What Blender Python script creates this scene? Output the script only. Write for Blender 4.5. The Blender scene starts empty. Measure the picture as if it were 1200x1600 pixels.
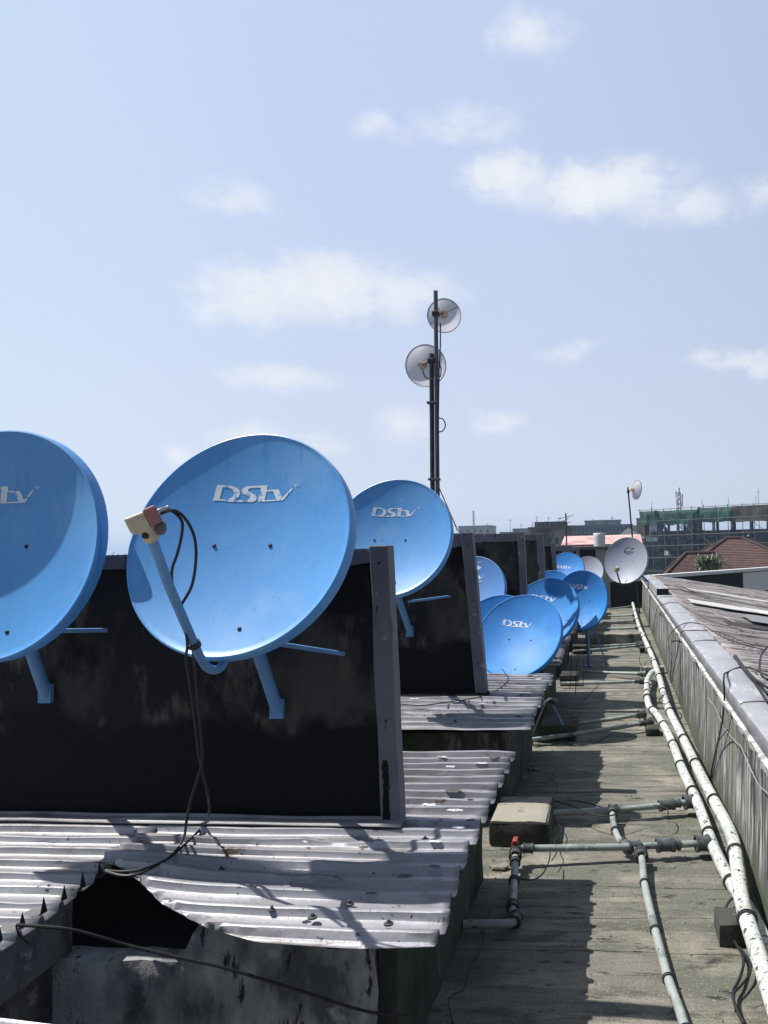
import bpy, bmesh, math, random
from mathutils import Vector, Matrix, noise, geometry
random.seed(7)
SC = bpy.context.scene
COL = SC.collection
R = math.radians
V = Vector

# ------------------------------------------------------------------ materials
def mat(name, base, rough=.7, metal=0., layers=(), bump=0., bscale=60., bstretch=(1, 1, 1), spec=.5, var=.12, vscale=3., alpha=None, coat=0.):
    """base colour varied by noise, then layers of (colour, scale, low, high, stretch) noise masks on top"""
    m = bpy.data.materials.new(name); m.use_nodes = True
    nt = m.node_tree; N = nt.nodes; L = nt.links
    b = N['Principled BSDF']
    b.inputs['Roughness'].default_value = rough
    b.inputs['Metallic'].default_value = metal
    b.inputs['Specular IOR Level'].default_value = spec
    b.inputs['Coat Weight'].default_value = coat
    geo = N.new('ShaderNodeNewGeometry')
    def nz(scale, stretch=(1, 1, 1), detail=6., seed=0.):
        mp = N.new('ShaderNodeMapping'); mp.inputs['Scale'].default_value = stretch
        mp.inputs['Location'].default_value = (seed, seed * 1.7, seed * .6)
        L.new(geo.outputs['Position'], mp.inputs['Vector'])
        n = N.new('ShaderNodeTexNoise'); n.inputs['Scale'].default_value = scale
        n.inputs['Detail'].default_value = detail; n.inputs['Roughness'].default_value = .62
        L.new(mp.outputs['Vector'], n.inputs['Vector'])
        return n.outputs['Fac']
    def ramp(f, lo, hi):
        mr = N.new('ShaderNodeMapRange'); mr.inputs['From Min'].default_value = lo
        mr.inputs['From Max'].default_value = hi; L.new(f, mr.inputs['Value']); return mr.outputs['Result']
    def mix(f, a, c):
        x = N.new('ShaderNodeMix'); x.data_type = 'RGBA'
        L.new(f, x.inputs[0])
        if isinstance(a, tuple): x.inputs[6].default_value = a + (1,)
        else: L.new(a, x.inputs[6])
        if isinstance(c, tuple): x.inputs[7].default_value = c + (1,)
        else: L.new(c, x.inputs[7])
        return x.outputs[2]
    lo = tuple(max(0, c * (1 - var)) for c in base); hi = tuple(min(1, c * (1 + var)) for c in base)
    col = mix(ramp(nz(vscale), .3, .7), lo, hi)
    for i, (c, s, a, h, st) in enumerate(layers):
        a, h = .5 + (a - .5) * .66, .5 + (h - .5) * .66
        col = mix(ramp(nz(s, st, 8., 3.1 * (i + 1)), a, h), col, c)
    L.new(col, b.inputs['Base Color'])
    if bump:
        bp = N.new('ShaderNodeBump'); bp.inputs['Strength'].default_value = bump
        bp.inputs['Distance'].default_value = .01
        L.new(nz(bscale, bstretch), bp.inputs['Height']); L.new(bp.outputs['Normal'], b.inputs['Normal'])
    if alpha is not None:
        b.inputs['Alpha'].default_value = alpha
    return m

S1 = (1, 1, 1)
M = {}
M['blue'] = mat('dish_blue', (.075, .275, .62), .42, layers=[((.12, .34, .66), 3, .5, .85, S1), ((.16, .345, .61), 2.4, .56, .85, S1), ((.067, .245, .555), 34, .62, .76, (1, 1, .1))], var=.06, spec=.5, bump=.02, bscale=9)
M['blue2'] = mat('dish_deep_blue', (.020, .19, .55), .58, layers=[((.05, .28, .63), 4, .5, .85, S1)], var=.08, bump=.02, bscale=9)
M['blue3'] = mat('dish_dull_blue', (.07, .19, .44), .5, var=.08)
M['leg'] = mat('leg_blue', (.12, .27, .50), .5, layers=[((.10, .12, .16), 30, .72, .85, S1)], var=.15)
M['letter'] = mat('letter_white', (.62, .66, .74), .6, layers=[((.12, .30, .62), 55, .60, .66, S1)], var=.05)
M['letter_dark'] = mat('letter_black', (.02, .02, .03), .6)
M['dgrey'] = mat('dish_grey', (.32, .35, .42), .5, var=.05)
M['dwhite'] = mat('dish_pale', (.27, .30, .38), .5, var=.04, layers=[((.30, .30, .33), 6, .6, .8, S1)])
M['radome'] = mat('radio_white', (.56, .56, .60), .5, var=.05)
M['cream'] = mat('plastic_cream', (.55, .45, .32), .5, var=.06, layers=[((.35, .27, .18), 40, .6, .75, S1)])
M['maroon'] = mat('plastic_maroon', (.30, .13, .11), .5, var=.1)
M['steel'] = mat('steel', (.45, .45, .45), .3, .9)
M['black'] = mat('cable_black', (.012, .012, .014), .55)
M['cablegrey'] = mat('cable_grey', (.30, .30, .31), .6)
M['bitumen'] = mat('bitumen_wall', (.012, .0125, .015), .8, spec=.25, layers=[((.055, .051, .048), 2.6, .46, .64, (1, 1, .7)), ((.09, .08, .068), 8, .56, .72, (1, 1, .35)), ((.005, .005, .007), 3.5, .55, .65, (1, 1, .5))], bump=.5, bscale=14)
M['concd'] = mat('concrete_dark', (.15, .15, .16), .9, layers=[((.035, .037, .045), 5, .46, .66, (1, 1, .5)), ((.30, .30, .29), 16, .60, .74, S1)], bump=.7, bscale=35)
M['frame'] = mat('frame_paint', (.125, .125, .155), .6, layers=[((.03, .03, .035), 12, .64, .72, (1, 1, .4)), ((.28, .28, .30), 16, .68, .76, S1)], var=.15, bump=.25, bscale=50)
M['roof'] = mat('metal_sheet', (.275, .272, .30), .42, .2, layers=[((.13, .125, .13), 5, .50, .78, (.5, 1.6, 1)), ((.40, .40, .43), 9, .58, .8, (.4, 2, 1)), ((.12, .085, .06), 16, .69, .78, (.7, 1.5, 1)), ((.05, .05, .055), 38, .71, .77, S1)], bump=.12, bscale=45, var=.14)
M['roof2'] = mat('metal_sheet_old', (.20, .195, .215), .5, .2, layers=[((.09, .085, .085), 5, .48, .72, (.5, 1.6, 1)), ((.36, .36, .38), 9, .60, .8, (.4, 2, 1)), ((.11, .075, .055), 14, .66, .76, (.7, 1.5, 1))], bump=.15, bscale=45, var=.16)
M['patch'] = mat('sealant_pale', (.5, .5, .5), .7, var=.3, vscale=40, layers=[((.12, .12, .12), 50, .58, .66, S1)])
M['patchdark'] = mat('sealant_dark', (.06, .06, .06), .7, var=.4, vscale=40)
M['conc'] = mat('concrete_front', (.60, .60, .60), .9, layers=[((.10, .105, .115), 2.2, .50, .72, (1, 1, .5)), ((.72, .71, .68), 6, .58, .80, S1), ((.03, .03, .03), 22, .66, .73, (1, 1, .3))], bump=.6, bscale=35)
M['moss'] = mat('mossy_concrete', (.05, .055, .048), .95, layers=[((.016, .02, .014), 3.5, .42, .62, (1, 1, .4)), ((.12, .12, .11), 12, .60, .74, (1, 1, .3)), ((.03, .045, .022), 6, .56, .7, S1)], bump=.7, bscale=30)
M['block'] = mat('weathered_block', (.20, .19, .165), .92, layers=[((.30, .28, .23), 5, .5, .7, S1), ((.035, .042, .03), 4, .56, .72, S1), ((.06, .06, .055), 14, .6, .72, S1)], bump=.6, bscale=40)
M['lit_top'] = mat('block_top_lit', (.27, .255, .21), .92, layers=[((.27, .26, .22), 4, .5, .7, S1), ((.10, .10, .085), 9, .64, .8, S1)], bump=.5, bscale=45)  # pale colour that stands for the sunlit top of the block
M['coping'] = mat('coping_metal', (.29, .295, .32), .5, .1, layers=[((.36, .36, .38), 3, .5, .75, S1), ((.08, .08, .085), 60, .73, .78, S1), ((.5, .5, .52), 8, .62, .8, (2, .5, 1))], var=.08, bump=.06, bscale=12)
M['mortar'] = mat('mortar_white', (.46, .46, .45), .9, var=.15, layers=[((.2, .2, .19), 14, .52, .66, S1)], bump=.5)
M['pipew'] = mat('pipe_white', (.56, .59, .56), .5, layers=[((.42, .46, .43), 3, .45, .7, S1), ((.05, .055, .05), 30, .635, .66, (1, 1, 1)), ((.10, .10, .09), 70, .64, .67, (1, 1, 1)), ((.30, .30, .27), 9, .64, .8, S1)], var=.05)
M['pipeg'] = mat('pipe_grey_green', (.235, .27, .255), .5, layers=[((.09, .11, .10), 12, .52, .72, S1), ((.38, .41, .39), 18, .62, .75, S1)], var=.12)
M['pipel'] = mat('pipe_pale', (.29, .315, .305), .5, layers=[((.16, .19, .17), 9, .52, .72, S1), ((.06, .06, .06), 30, .68, .74, S1)], var=.1)
M['coupling'] = mat('coupling_grey', (.05, .055, .058), .5, layers=[((.10, .11, .11), 30, .55, .7, S1)], var=.2)
M['red'] = mat('valve_red', (.28, .045, .04), .5, var=.2, vscale=40)
M['gap_shade'] = mat('roof_gap_shade', (.025, .02, .017), .8, var=.4, vscale=20)  # near-black colour for the shaded gap between roof sheets
M['mastg'] = mat('mast_grey', (.10, .105, .125), .45, .4, var=.15, vscale=8)
M['mastd'] = mat('mast_black', (.012, .012, .013), .6, layers=[((.05, .05, .05), 20, .6, .7, S1)])
M['rust'] = mat('old_asbestos_sheet', (.31, .285, .285), .85, layers=[((.11, .09, .085), 2.4, .45, .7, (.4, 1.4, 1)), ((.46, .43, .43), 5, .58, .8, (.3, 1.6, 1)), ((.07, .06, .055), 12, .62, .75, (.4, 1.5, 1))], var=.15, bump=.3, bscale=30)
M['rustlight'] = mat('bleached_strip', (.5, .5, .49), .8, layers=[((.25, .23, .22), 6, .5, .75, (.4, 1.5, 1))])
M['greypan'] = mat('flat_grey_sheet', (.19, .19, .205), .6, var=.1)
M['pillar'] = mat('stained_render', (.24, .235, .225), .9, layers=[((.05, .05, .05), 5, .52, .62, (1, 1, .8)), ((.34, .33, .31), 3, .55, .7, S1)], bump=.3, bscale=20)
M['dark'] = mat('dark_wall', (.013, .014, .018), .9, var=.3)
M['white'] = mat('white_paint', (.62, .62, .62), .7, var=.1)
M['tile'] = mat('roof_tile_brown', (.085, .045, .04), .8, layers=[((.12, .065, .055), 3, .5, .7, S1), ((.05, .03, .027), 9, .6, .75, S1)], var=.15)
M['ridge'] = mat('ridge_tile', (.05, .027, .025), .8)
M['house'] = mat('house_wall', (.4, .37, .33), .9)
M['net'] = mat('debris_net_green', (.015, .10, .075), .8, layers=[((.03, .13, .10), 2, .45, .7, S1)], var=.2, vscale=.6, alpha=.92)
M['netd'] = mat('debris_net_dark', (.006, .018, .030), .85, var=.3, vscale=.6, alpha=.97)
M['cfrm'] = mat('raw_concrete', (.10, .10, .10), .9, layers=[((.06, .06, .06), .4, .5, .7, S1)], var=.15, vscale=.4)
M['blockwork'] = mat('grey_blockwork', (.085, .075, .07), .9, var=.2, vscale=.5)
M['scaf'] = mat('scaffold_pole', (.10, .11, .10), .7, var=.3)
M['pinkroof'] = mat('faded_red_roof', (.55, .36, .34), .7, layers=[((.4, .2, .19), 1, .5, .7, S1)], var=.1)
M['tank'] = mat('water_tank_white', (.55, .55, .56), .5, var=.06)
M['citya'] = mat('city_grey', (.16, .155, .15), .9, layers=[((.07, .065, .06), .5, .5, .62, (1, 1, .25)), ((.22, .2, .17), .7, .55, .7, (1, 1, .3))], var=.2, vscale=.3)
M['cityb'] = mat('city_dark', (.075, .085, .095), .9, var=.25, vscale=.2)
M['cityc'] = mat('city_pale', (.30, .29, .28), .9, var=.2, vscale=.2)
M['glass'] = mat('window_dark', (.02, .025, .03), .2)
M['bark'] = mat('bark', (.07, .05, .035), .9, bump=.4)
M['leafd'] = mat('leaf_dark', (.035, .065, .025), .6, var=.4, vscale=2)
M['leafp'] = mat('leaf_pale', (.17, .20, .13), .6, var=.35, vscale=9)
M['ground'] = mat('city_ground', (.14, .12, .10), .95, layers=[((.05, .07, .04), .05, .5, .6, S1)], var=.3, vscale=.1)

M['water'] = mat('wet_film', (.03, .03, .028), .06, spec=.6)
def floor_material():
    m = mat('roofing_felt', (.178, .168, .142), .92,
            layers=[((.075, .078, .062), 5, .50, .68, (.3, 3.2, 1)), ((.27, .25, .205), 7, .56, .74, (.3, 3.4, 1)), ((.115, .118, .092), 1.6, .42, .66, (1, 2.2, 1)), ((.27, .25, .20), 2.4, .54, .74, (1, 1.6, 1)),
                    ((.085, .09, .066), 4, .60, .74, (1, 2.5, 1)), ((.03, .03, .028), 7, .66, .74, (1, 3, 1)),
                    ((.32, .31, .27), 90, .62, .80, S1), ((.04, .04, .036), 110, .60, .80, S1)], bump=.7, bscale=160, var=.15)
    return m
M['felt'] = floor_material()

def wall_streaks():
    m = mat('streaked_render', (.17, .17, .165), .92,
            layers=[((.40, .40, .39), 20, .47, .60, (1, 1.3, .10)), ((.035, .037, .035), 24, .50, .60, (1, 1.2, .09)), ((.09, .09, .085), 4, .5, .66, (1, 1, .5)),
                    ((.02, .022, .02), 16, .58, .66, (1, 1.2, .09)), ((.14, .15, .12), 2.2, .58, .75, S1)], bump=.35, bscale=25, bstretch=(1, 1, .3))
    nt = m.node_tree; N = nt.nodes; L = nt.links; b = N['Principled BSDF']
    src = b.inputs['Base Color'].links[0].from_socket
    geo = N.new('ShaderNodeNewGeometry'); sx = N.new('ShaderNodeSeparateXYZ'); L.new(geo.outputs['Position'], sx.inputs[0])
    nz = N.new('ShaderNodeTexNoise'); nz.inputs['Scale'].default_value = 5; nz.inputs['Detail'].default_value = 6
    L.new(geo.outputs['Position'], nz.inputs['Vector'])
    ad = N.new('ShaderNodeMath'); ad.operation = 'MULTIPLY_ADD'; L.new(nz.outputs['Fac'], ad.inputs[0]); ad.inputs[1].default_value = .55; L.new(sx.outputs['Z'], ad.inputs[2])
    mr = N.new('ShaderNodeMapRange'); mr.inputs['From Min'].default_value = .55; mr.inputs['From Max'].default_value = .30; L.new(ad.outputs[0], mr.inputs['Value'])
    x = N.new('ShaderNodeMix'); x.data_type = 'RGBA'; L.new(mr.outputs[0], x.inputs[0]); L.new(src, x.inputs[6]); x.inputs[7].default_value = (.055, .07, .045, 1)
    L.new(x.outputs[2], b.inputs['Base Color'])
    return m
M['streak'] = wall_streaks()

def tar_band():
    """the lower third of each panel carries a thick black tar coat with a brushed, uneven upper edge"""
    nt = M['bitumen'].node_tree; N = nt.nodes; L = nt.links; b = N['Principled BSDF']
    src = b.inputs['Base Color'].links[0].from_socket
    geo = N.new('ShaderNodeNewGeometry'); sx = N.new('ShaderNodeSeparateXYZ'); L.new(geo.outputs['Position'], sx.inputs[0])
    n = N.new('ShaderNodeTexNoise'); n.inputs['Scale'].default_value = 4.5; n.inputs['Detail'].default_value = 8; L.new(geo.outputs['Position'], n.inputs['Vector'])
    ad = N.new('ShaderNodeMath'); ad.operation = 'MULTIPLY_ADD'; L.new(n.outputs['Fac'], ad.inputs[0]); ad.inputs[1].default_value = .38; L.new(sx.outputs['Z'], ad.inputs[2])
    mr = N.new('ShaderNodeMapRange'); mr.inputs['From Min'].default_value = 1.165; mr.inputs['From Max'].default_value = 1.10; L.new(ad.outputs[0], mr.inputs['Value'])
    x = N.new('ShaderNodeMix'); x.data_type = 'RGBA'; L.new(mr.outputs[0], x.inputs[0]); L.new(src, x.inputs[6]); x.inputs[7].default_value = (.0035, .004, .006, 1)
    L.new(x.outputs[2], b.inputs['Base Color'])
tar_band()
# ------------------------------------------------------------------ mesh helpers
ORG = {}
class MB:
    def __init__(s): s.v = []; s.f = []; s.sm = []
    def add(s, vs, fs, smooth=False):
        o = len(s.v); s.v += [V(p) for p in vs]
        for f in fs: s.f.append([i + o for i in f]); s.sm.append(smooth)
        return s
    def hexa(s, b, t):                       # bottom ring of 4, top ring of 4 (counter-clockwise from above)
        return s.add(list(b) + list(t), [(3, 2, 1, 0), (4, 5, 6, 7), (0, 1, 5, 4), (1, 2, 6, 5), (2, 3, 7, 6), (3, 0, 4, 7)])
    def box(s, x0, x1, y0, y1, z0, z1):
        return s.hexa([(x0, y0, z0), (x1, y0, z0), (x1, y1, z0), (x0, y1, z0)], [(x0, y0, z1), (x1, y0, z1), (x1, y1, z1), (x0, y1, z1)])
    def obox(s, c, ax, dims):                # oriented box: axes, half sizes
        c = V(c); a, b, d = [V(q).normalized() for q in ax]; h = dims
        P = lambda i, j, k: c + a * h[0] * i + b * h[1] * j + d * h[2] * k
        return s.hexa([P(-1, -1, -1), P(1, -1, -1), P(1, 1, -1), P(-1, 1, -1)], [P(-1, -1, 1), P(1, -1, 1), P(1, 1, 1), P(-1, 1, 1)])
    def tube(s, pts, r, n=10, r2=None):
        pts = [V(p) for p in pts]; k = len(pts); vs = []; fs = []
        prev = None
        for i, p in enumerate(pts):
            t = (pts[min(i + 1, k - 1)] - pts[max(i - 1, 0)]).normalized()
            if prev is None:
                u = t.cross(V((0, 0, 1)));
                if u.length < .05: u = t.cross(V((1, 0, 0)))
            else: u = prev - t * prev.dot(t)
            u.normalize(); w = t.cross(u); prev = u
            rr = r if r2 is None else r + (r2 - r) * i / (k - 1)
            for j in range(n):
                a = 2 * math.pi * j / n; vs.append(p + (u * math.cos(a) + w * math.sin(a)) * rr)
        for i in range(k - 1):
            for j in range(n):
                fs.append((i * n + j, i * n + (j + 1) % n, (i + 1) * n + (j + 1) % n, (i + 1) * n + j))
        s.add(vs, fs, True)
        s.add(vs[:n], [tuple(range(n))[::-1]]); s.add(vs[-n:], [tuple(range(n))])
        return s
    def lathe(s, c, x, y, n, prof, seg=64, closed=True):
        c, x, y, n = V(c), V(x), V(y), V(n); vs = []; fs = []
        k = len(prof)
        for j in range(seg):
            a = 2 * math.pi * j / seg; d = x * math.cos(a) + y * math.sin(a)
            for (r, h) in prof: vs.append(c + d * r + n * h)
        for j in range(seg):
            q = (j + 1) % seg
            for i in range(k - 1): fs.append((j * k + i, j * k + i + 1, q * k + i + 1, q * k + i))
        return s.add(vs, fs, True)
    def build(s, name, m, parent=None, loc=None, bevel=0., solid=0., seg=2, merge=0.):
        o_ = ORG[parent.name] if parent else V(loc if loc is not None else (0, 0, 0))
        me = bpy.data.meshes.new(name)
        me.from_pydata([v - o_ for v in s.v], [], s.f); me.update()
        for p, q in zip(me.polygons, s.sm): p.use_smooth = q
        if any(s.sm): me.set_sharp_from_angle(angle=R(42))
        if merge:
            bm = bmesh.new(); bm.from_mesh(me); bmesh.ops.remove_doubles(bm, verts=bm.verts, dist=merge); bmesh.ops.dissolve_degenerate(bm, edges=bm.edges, dist=1e-5); bm.to_mesh(me); bm.free()
        ob = bpy.data.objects.new(name, me); COL.objects.link(ob)
        me.materials.append(M[m] if isinstance(m, str) else m)
        if parent: ob.parent = parent
        else: ob.location = o_
        ORG[ob.name] = o_
        if solid:
            md = ob.modifiers.new('thick', 'SOLIDIFY'); md.thickness = solid; md.offset = -1
        if bevel:
            md = ob.modifiers.new('bevel', 'BEVEL'); md.width = bevel; md.segments = seg; md.limit_method = 'ANGLE'
            md.harden_normals = False
        return ob

def tag(o, label=None, cat=None, group=None, kind=None):
    if label: o['label'] = label
    if cat: o['category'] = cat
    if group: o['group'] = group
    if kind or label: o['kind'] = kind or 'thing'
    return o
def thing(name, loc, label, cat, group=None):
    o = bpy.data.objects.new(name, None); COL.objects.link(o); o.location = loc; o.empty_display_size = .1
    ORG[o.name] = V(loc); return tag(o, label, cat, group)
def spline(pts, k=4):
    """Catmull-Rom through the points"""
    p = [V(q) for q in pts]; out = []
    if len(p) < 3: return p
    for i in range(len(p) - 1):
        a, b, c, d = p[max(i - 1, 0)], p[i], p[i + 1], p[min(i + 2, len(p) - 1)]
        for j in range(k):
            t = j / k
            out.append(.5 * ((2 * b) + (c - a) * t + (2 * a - 5 * b + 4 * c - d) * t * t + (3 * b - a - 3 * c + d) * t ** 3))
    out.append(p[-1]); return out
def nz(x, y=0., z=0.): return noise.noise(V((x, y, z)))
def rough_box(x0, x1, y0, y1, z0, z1, step=.06, amp=.006, seed=0.):
    """a box of small faces with worn, uneven surfaces"""
    bm = bmesh.new()
    nx, ny, nzz = [max(1, int(round(d / step))) for d in (x1 - x0, y1 - y0, z1 - z0)]
    mb = MB(); idx = {}
    def pt(i, j, k):
        key = (i, j, k)
        if key not in idx:
            p = V((x0 + (x1 - x0) * i / nx, y0 + (y1 - y0) * j / ny, z0 + (z1 - z0) * k / nzz))
            edge = (i in (0, nx)) + (j in (0, ny)) + (k in (0, nzz))
            q = noise.noise_vector(p * 7 + V((seed, seed, 0))) * amp + noise.noise_vector(p * 25 + V((seed, 0, seed))) * amp * .5
            c = V(((x0 + x1) / 2, (y0 + y1) / 2, (z0 + z1) / 2))
            if edge >= 2:
                d = V(((1 if i == 0 else -1 if i == nx else 0), (1 if j == 0 else -1 if j == ny else 0), (1 if k == 0 else -1 if k == nzz else 0)))
                q += d * amp * (.9 + .8 * nz(p.x * 9 + seed, p.y * 9, p.z * 9))
            idx[key] = len(mb.v); mb.v.append(p + q)
        return idx[key]
    def quad(a, b, c, d): mb.f.append([a, b, c, d]); mb.sm.append(True)
    for i in range(nx):
        for j in range(ny):
            quad(pt(i, j, 0), pt(i, j + 1, 0), pt(i + 1, j + 1, 0), pt(i + 1, j, 0)); quad(pt(i, j, nzz), pt(i + 1, j, nzz), pt(i + 1, j + 1, nzz), pt(i, j + 1, nzz))
    for i in range(nx):
        for k in range(nzz):
            quad(pt(i, 0, k), pt(i + 1, 0, k), pt(i + 1, 0, k + 1), pt(i, 0, k + 1)); quad(pt(i, ny, k), pt(i, ny, k + 1), pt(i + 1, ny, k + 1), pt(i + 1, ny, k))
    for j in range(ny):
        for k in range(nzz):
            quad(pt(0, j, k), pt(0, j, k + 1), pt(0, j + 1, k + 1), pt(0, j + 1, k)); quad(pt(nx, j, k), pt(nx, j + 1, k), pt(nx, j + 1, k + 1), pt(nx, j, k + 1))
    return mb

# ------------------------------------------------------------------ camera, sun, sky
def camera():
    f, px, py, roll = 1204., 850., 800., .025
    yd = V(((963 - px) / f, -(848 - py) / f, -1)).normalized()
    up = V((1, roll, 0)).cross(-yd).normalized()
    if up.y < 0: up = -up
    xd = yd.cross(up)
    rot = Matrix((xd, yd, up))
    cam = bpy.data.cameras.new('camera'); o = bpy.data.objects.new('camera', cam); COL.objects.link(o)
    o.matrix_world = Matrix.Translation((0, 0, 1.55)) @ rot.to_4x4()
    cam.sensor_fit = 'VERTICAL'; cam.sensor_height = 24.; cam.sensor_width = 18.
    cam.lens = 24. * f / 1600.
    cam.shift_x = -(px - 600) / 1600.
    cam.clip_start = .02; cam.clip_end = 8000
    SC.camera = o
camera()
SUN_EL, SUN_A = R(58.3), R(3.8)
SV = V((-math.cos(SUN_EL) * math.cos(SUN_A), math.cos(SUN_EL) * math.sin(SUN_A), math.sin(SUN_EL)))
sl = bpy.data.lights.new('sun', 'SUN'); sl.energy = 5.; sl.angle = R(.5); sl.color = (1, .955, .89)
so = bpy.data.objects.new('sun', sl); COL.objects.link(so); so.rotation_euler = SV.to_track_quat('Z', 'Y').to_euler(); so.location = (-6, 0, 9)

CLOUDS = [(-.098,.602,.051,.021,.45),(-.297,.508,.037,.013,.45),(-.177,.517,.064,.016,.35),(-.132,.459,.052,.026,.9),(-.014,.444,.1,.028,.9),(.093,.417,.072,.02,.55),(.193,.418,.031,.02,.4),(-.469,.417,.045,.015,.35),(-.455,.312,.056,.032,.85),(-.364,.328,.084,.035,.95),(-.272,.324,.074,.027,.6),(-.427,.219,.061,.015,.6),(-.461,.14,.035,.02,.8),(-.528,.119,.024,.012,.6),(-.27,.164,.034,.022,.55),(-.15,.169,.033,.013,.5),(.151,.236,.045,.012,.6),(-.054,.254,.033,.011,.3),(-.39,.135,.046,.016,.4),(.19,.223,.019,.014,.5)]
def sky():
    w = bpy.data.worlds.new('World'); SC.world = w; w.use_nodes = True
    nt = w.node_tree; N = nt.nodes; L = nt.links
    bg = N['Background']; bg.inputs['Strength'].default_value = .05
    st = N.new('ShaderNodeTexSky'); st.sky_type = 'NISHITA'; st.sun_disc = False
    st.sun_elevation = SUN_EL; st.sun_rotation = R(-90) + SUN_A
    st.air_density = 1.; st.dust_density = 1.2; st.ozone_density = 1.2
    tc = N.new('ShaderNodeTexCoord'); sp = N.new('ShaderNodeSeparateXYZ'); L.new(tc.outputs['Generated'], sp.inputs[0])
    def mt(op, a, b=None, c=None, clamp=False):
        n = N.new('ShaderNodeMath'); n.operation = op; n.use_clamp = clamp
        for i, q in enumerate((a, b, c)):
            if q is None: continue
            if isinstance(q, (int, float)): n.inputs[i].default_value = q
            else: L.new(q, n.inputs[i])
        return n.outputs[0]
    az = mt('ARCTAN2', sp.outputs[0], sp.outputs[1]); el = mt('ARCSINE', sp.outputs[2])
    cx = N.new('ShaderNodeCombineXYZ'); L.new(az, cx.inputs[0]); L.new(el, cx.inputs[1])
    nd = N.new('ShaderNodeTexNoise'); nd.inputs['Scale'].default_value = 16; nd.inputs['Detail'].default_value = 7; nd.inputs['Roughness'].default_value = .6
    L.new(cx.outputs[0], nd.inputs['Vector'])
    sub = N.new('ShaderNodeVectorMath'); sub.operation = 'MULTIPLY_ADD'; L.new(nd.outputs['Color'], sub.inputs[0]); sub.inputs[1].default_value = (.075, .046, 0)
    L.new(cx.outputs[0], sub.inputs[2])
    off = V((.0375, .016, 0)); tot = None
    for (a, e, sa, se, k) in CLOUDS:
        k = .40 + .62 * k
        d = N.new('ShaderNodeVectorMath'); d.operation = 'MULTIPLY_ADD'; L.new(sub.outputs[0], d.inputs[0])
        ia, ie = 1 / (sa * 1.5), 1 / (se * 1.6)
        d.inputs[1].default_value = (ia, ie, 0); d.inputs[2].default_value = (-(a + off.x) * ia, -(e + off.y) * ie, 0)
        q = N.new('ShaderNodeVectorMath'); q.operation = 'DOT_PRODUCT'; L.new(d.outputs[0], q.inputs[0]); L.new(d.outputs[0], q.inputs[1])
        g = mt('MULTIPLY', mt('SUBTRACT', 1., q.outputs['Value'], clamp=True), k)
        tot = g if tot is None else mt('MAXIMUM', tot, g)
    nf = N.new('ShaderNodeTexNoise'); nf.inputs['Scale'].default_value = 24; nf.inputs['Detail'].default_value = 11; nf.inputs['Roughness'].default_value = .68
    mp = N.new('ShaderNodeMapping'); mp.inputs['Scale'].default_value = (.8, 1.5, 1); L.new(cx.outputs[0], mp.inputs['Vector']); L.new(mp.outputs[0], nf.inputs['Vector'])
    dens = mt('MULTIPLY', mt('MULTIPLY_ADD', nf.outputs['Fac'], 3.6, mt('MULTIPLY_ADD', tot, 1.25, -1.72), clamp=True), mt('MULTIPLY', tot, 1.05, clamp=True))
    # thin high haze that thickens towards the horizon
    hz = mt('POWER', mt('SUBTRACT', 1., mt('MAXIMUM', sp.outputs[2], 0.), clamp=True), 4.)
    da = mt('MULTIPLY', mt('ADD', az, .35), .75); ga = mt('MAXIMUM', mt('SUBTRACT', 1., mt('MULTIPLY', da, da)), 0.)   # sky made brighter ahead and dimmer behind, so shade stays deep
    hf = mt('MULTIPLY', mt('MULTIPLY_ADD', hz, HAZE[0], HAZE[1], clamp=True), mt('MULTIPLY_ADD', ga, .78, .20))
    m1 = N.new('ShaderNodeMix'); m1.data_type = 'RGBA'; L.new(hf, m1.inputs[0]); L.new(st.outputs[0], m1.inputs[6]); 
    gl = mt('MULTIPLY', mt('SUBTRACT', mt('MULTIPLY', az, -1.), .35), .42, clamp=True)           # whiter towards the sun
    m0 = N.new('ShaderNodeMix'); m0.data_type = 'RGBA'; L.new(mt('MULTIPLY', hz, 1.15, clamp=True), m0.inputs[0]); m0.inputs[6].default_value = TOPCOL; m0.inputs[7].default_value = HAZECOL
    m9 = N.new('ShaderNodeMix'); m9.data_type = 'RGBA'; L.new(gl, m9.inputs[0]); L.new(m0.outputs[2], m9.inputs[6]); m9.inputs[7].default_value = (16., 20., 22., 1)
    L.new(m9.outputs[2], m1.inputs[7])
    m2 = N.new('ShaderNodeMix'); m2.data_type = 'RGBA'; L.new(dens, m2.inputs[0]); L.new(m1.outputs[2], m2.inputs[6])
    mc = N.new('ShaderNodeMix'); mc.data_type = 'RGBA'; L.new(mt('MULTIPLY_ADD', nd.outputs['Fac'], 2.2, -.6, clamp=True), mc.inputs[0]); mc.inputs[6].default_value = (11.8, 12.4, 13.6, 1); mc.inputs[7].default_value = CLOUDCOL
    L.new(mc.outputs[2], m2.inputs[7])
    L.new(m2.outputs[2], bg.inputs['Color'])
HAZE_D = .0006
HAZE = (.15, .88); HAZECOL = (10.6, 11.5, 13.3, 1); TOPCOL = (9.0, 10.8, 14.8, 1); CLOUDCOL = (13.4, 13.8, 14.6, 1)
sky()
SC.view_settings.view_transform = 'Standard'; SC.view_settings.look = 'None'; SC.view_settings.exposure = .42; SC.view_settings.gamma = 1.
SC.render.engine = 'CYCLES'; SC.cycles.max_bounces = 6; SC.cycles.transparent_max_bounces = 12; SC.cycles.volume_bounces = 0
SC.cycles.use_denoising = True
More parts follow.
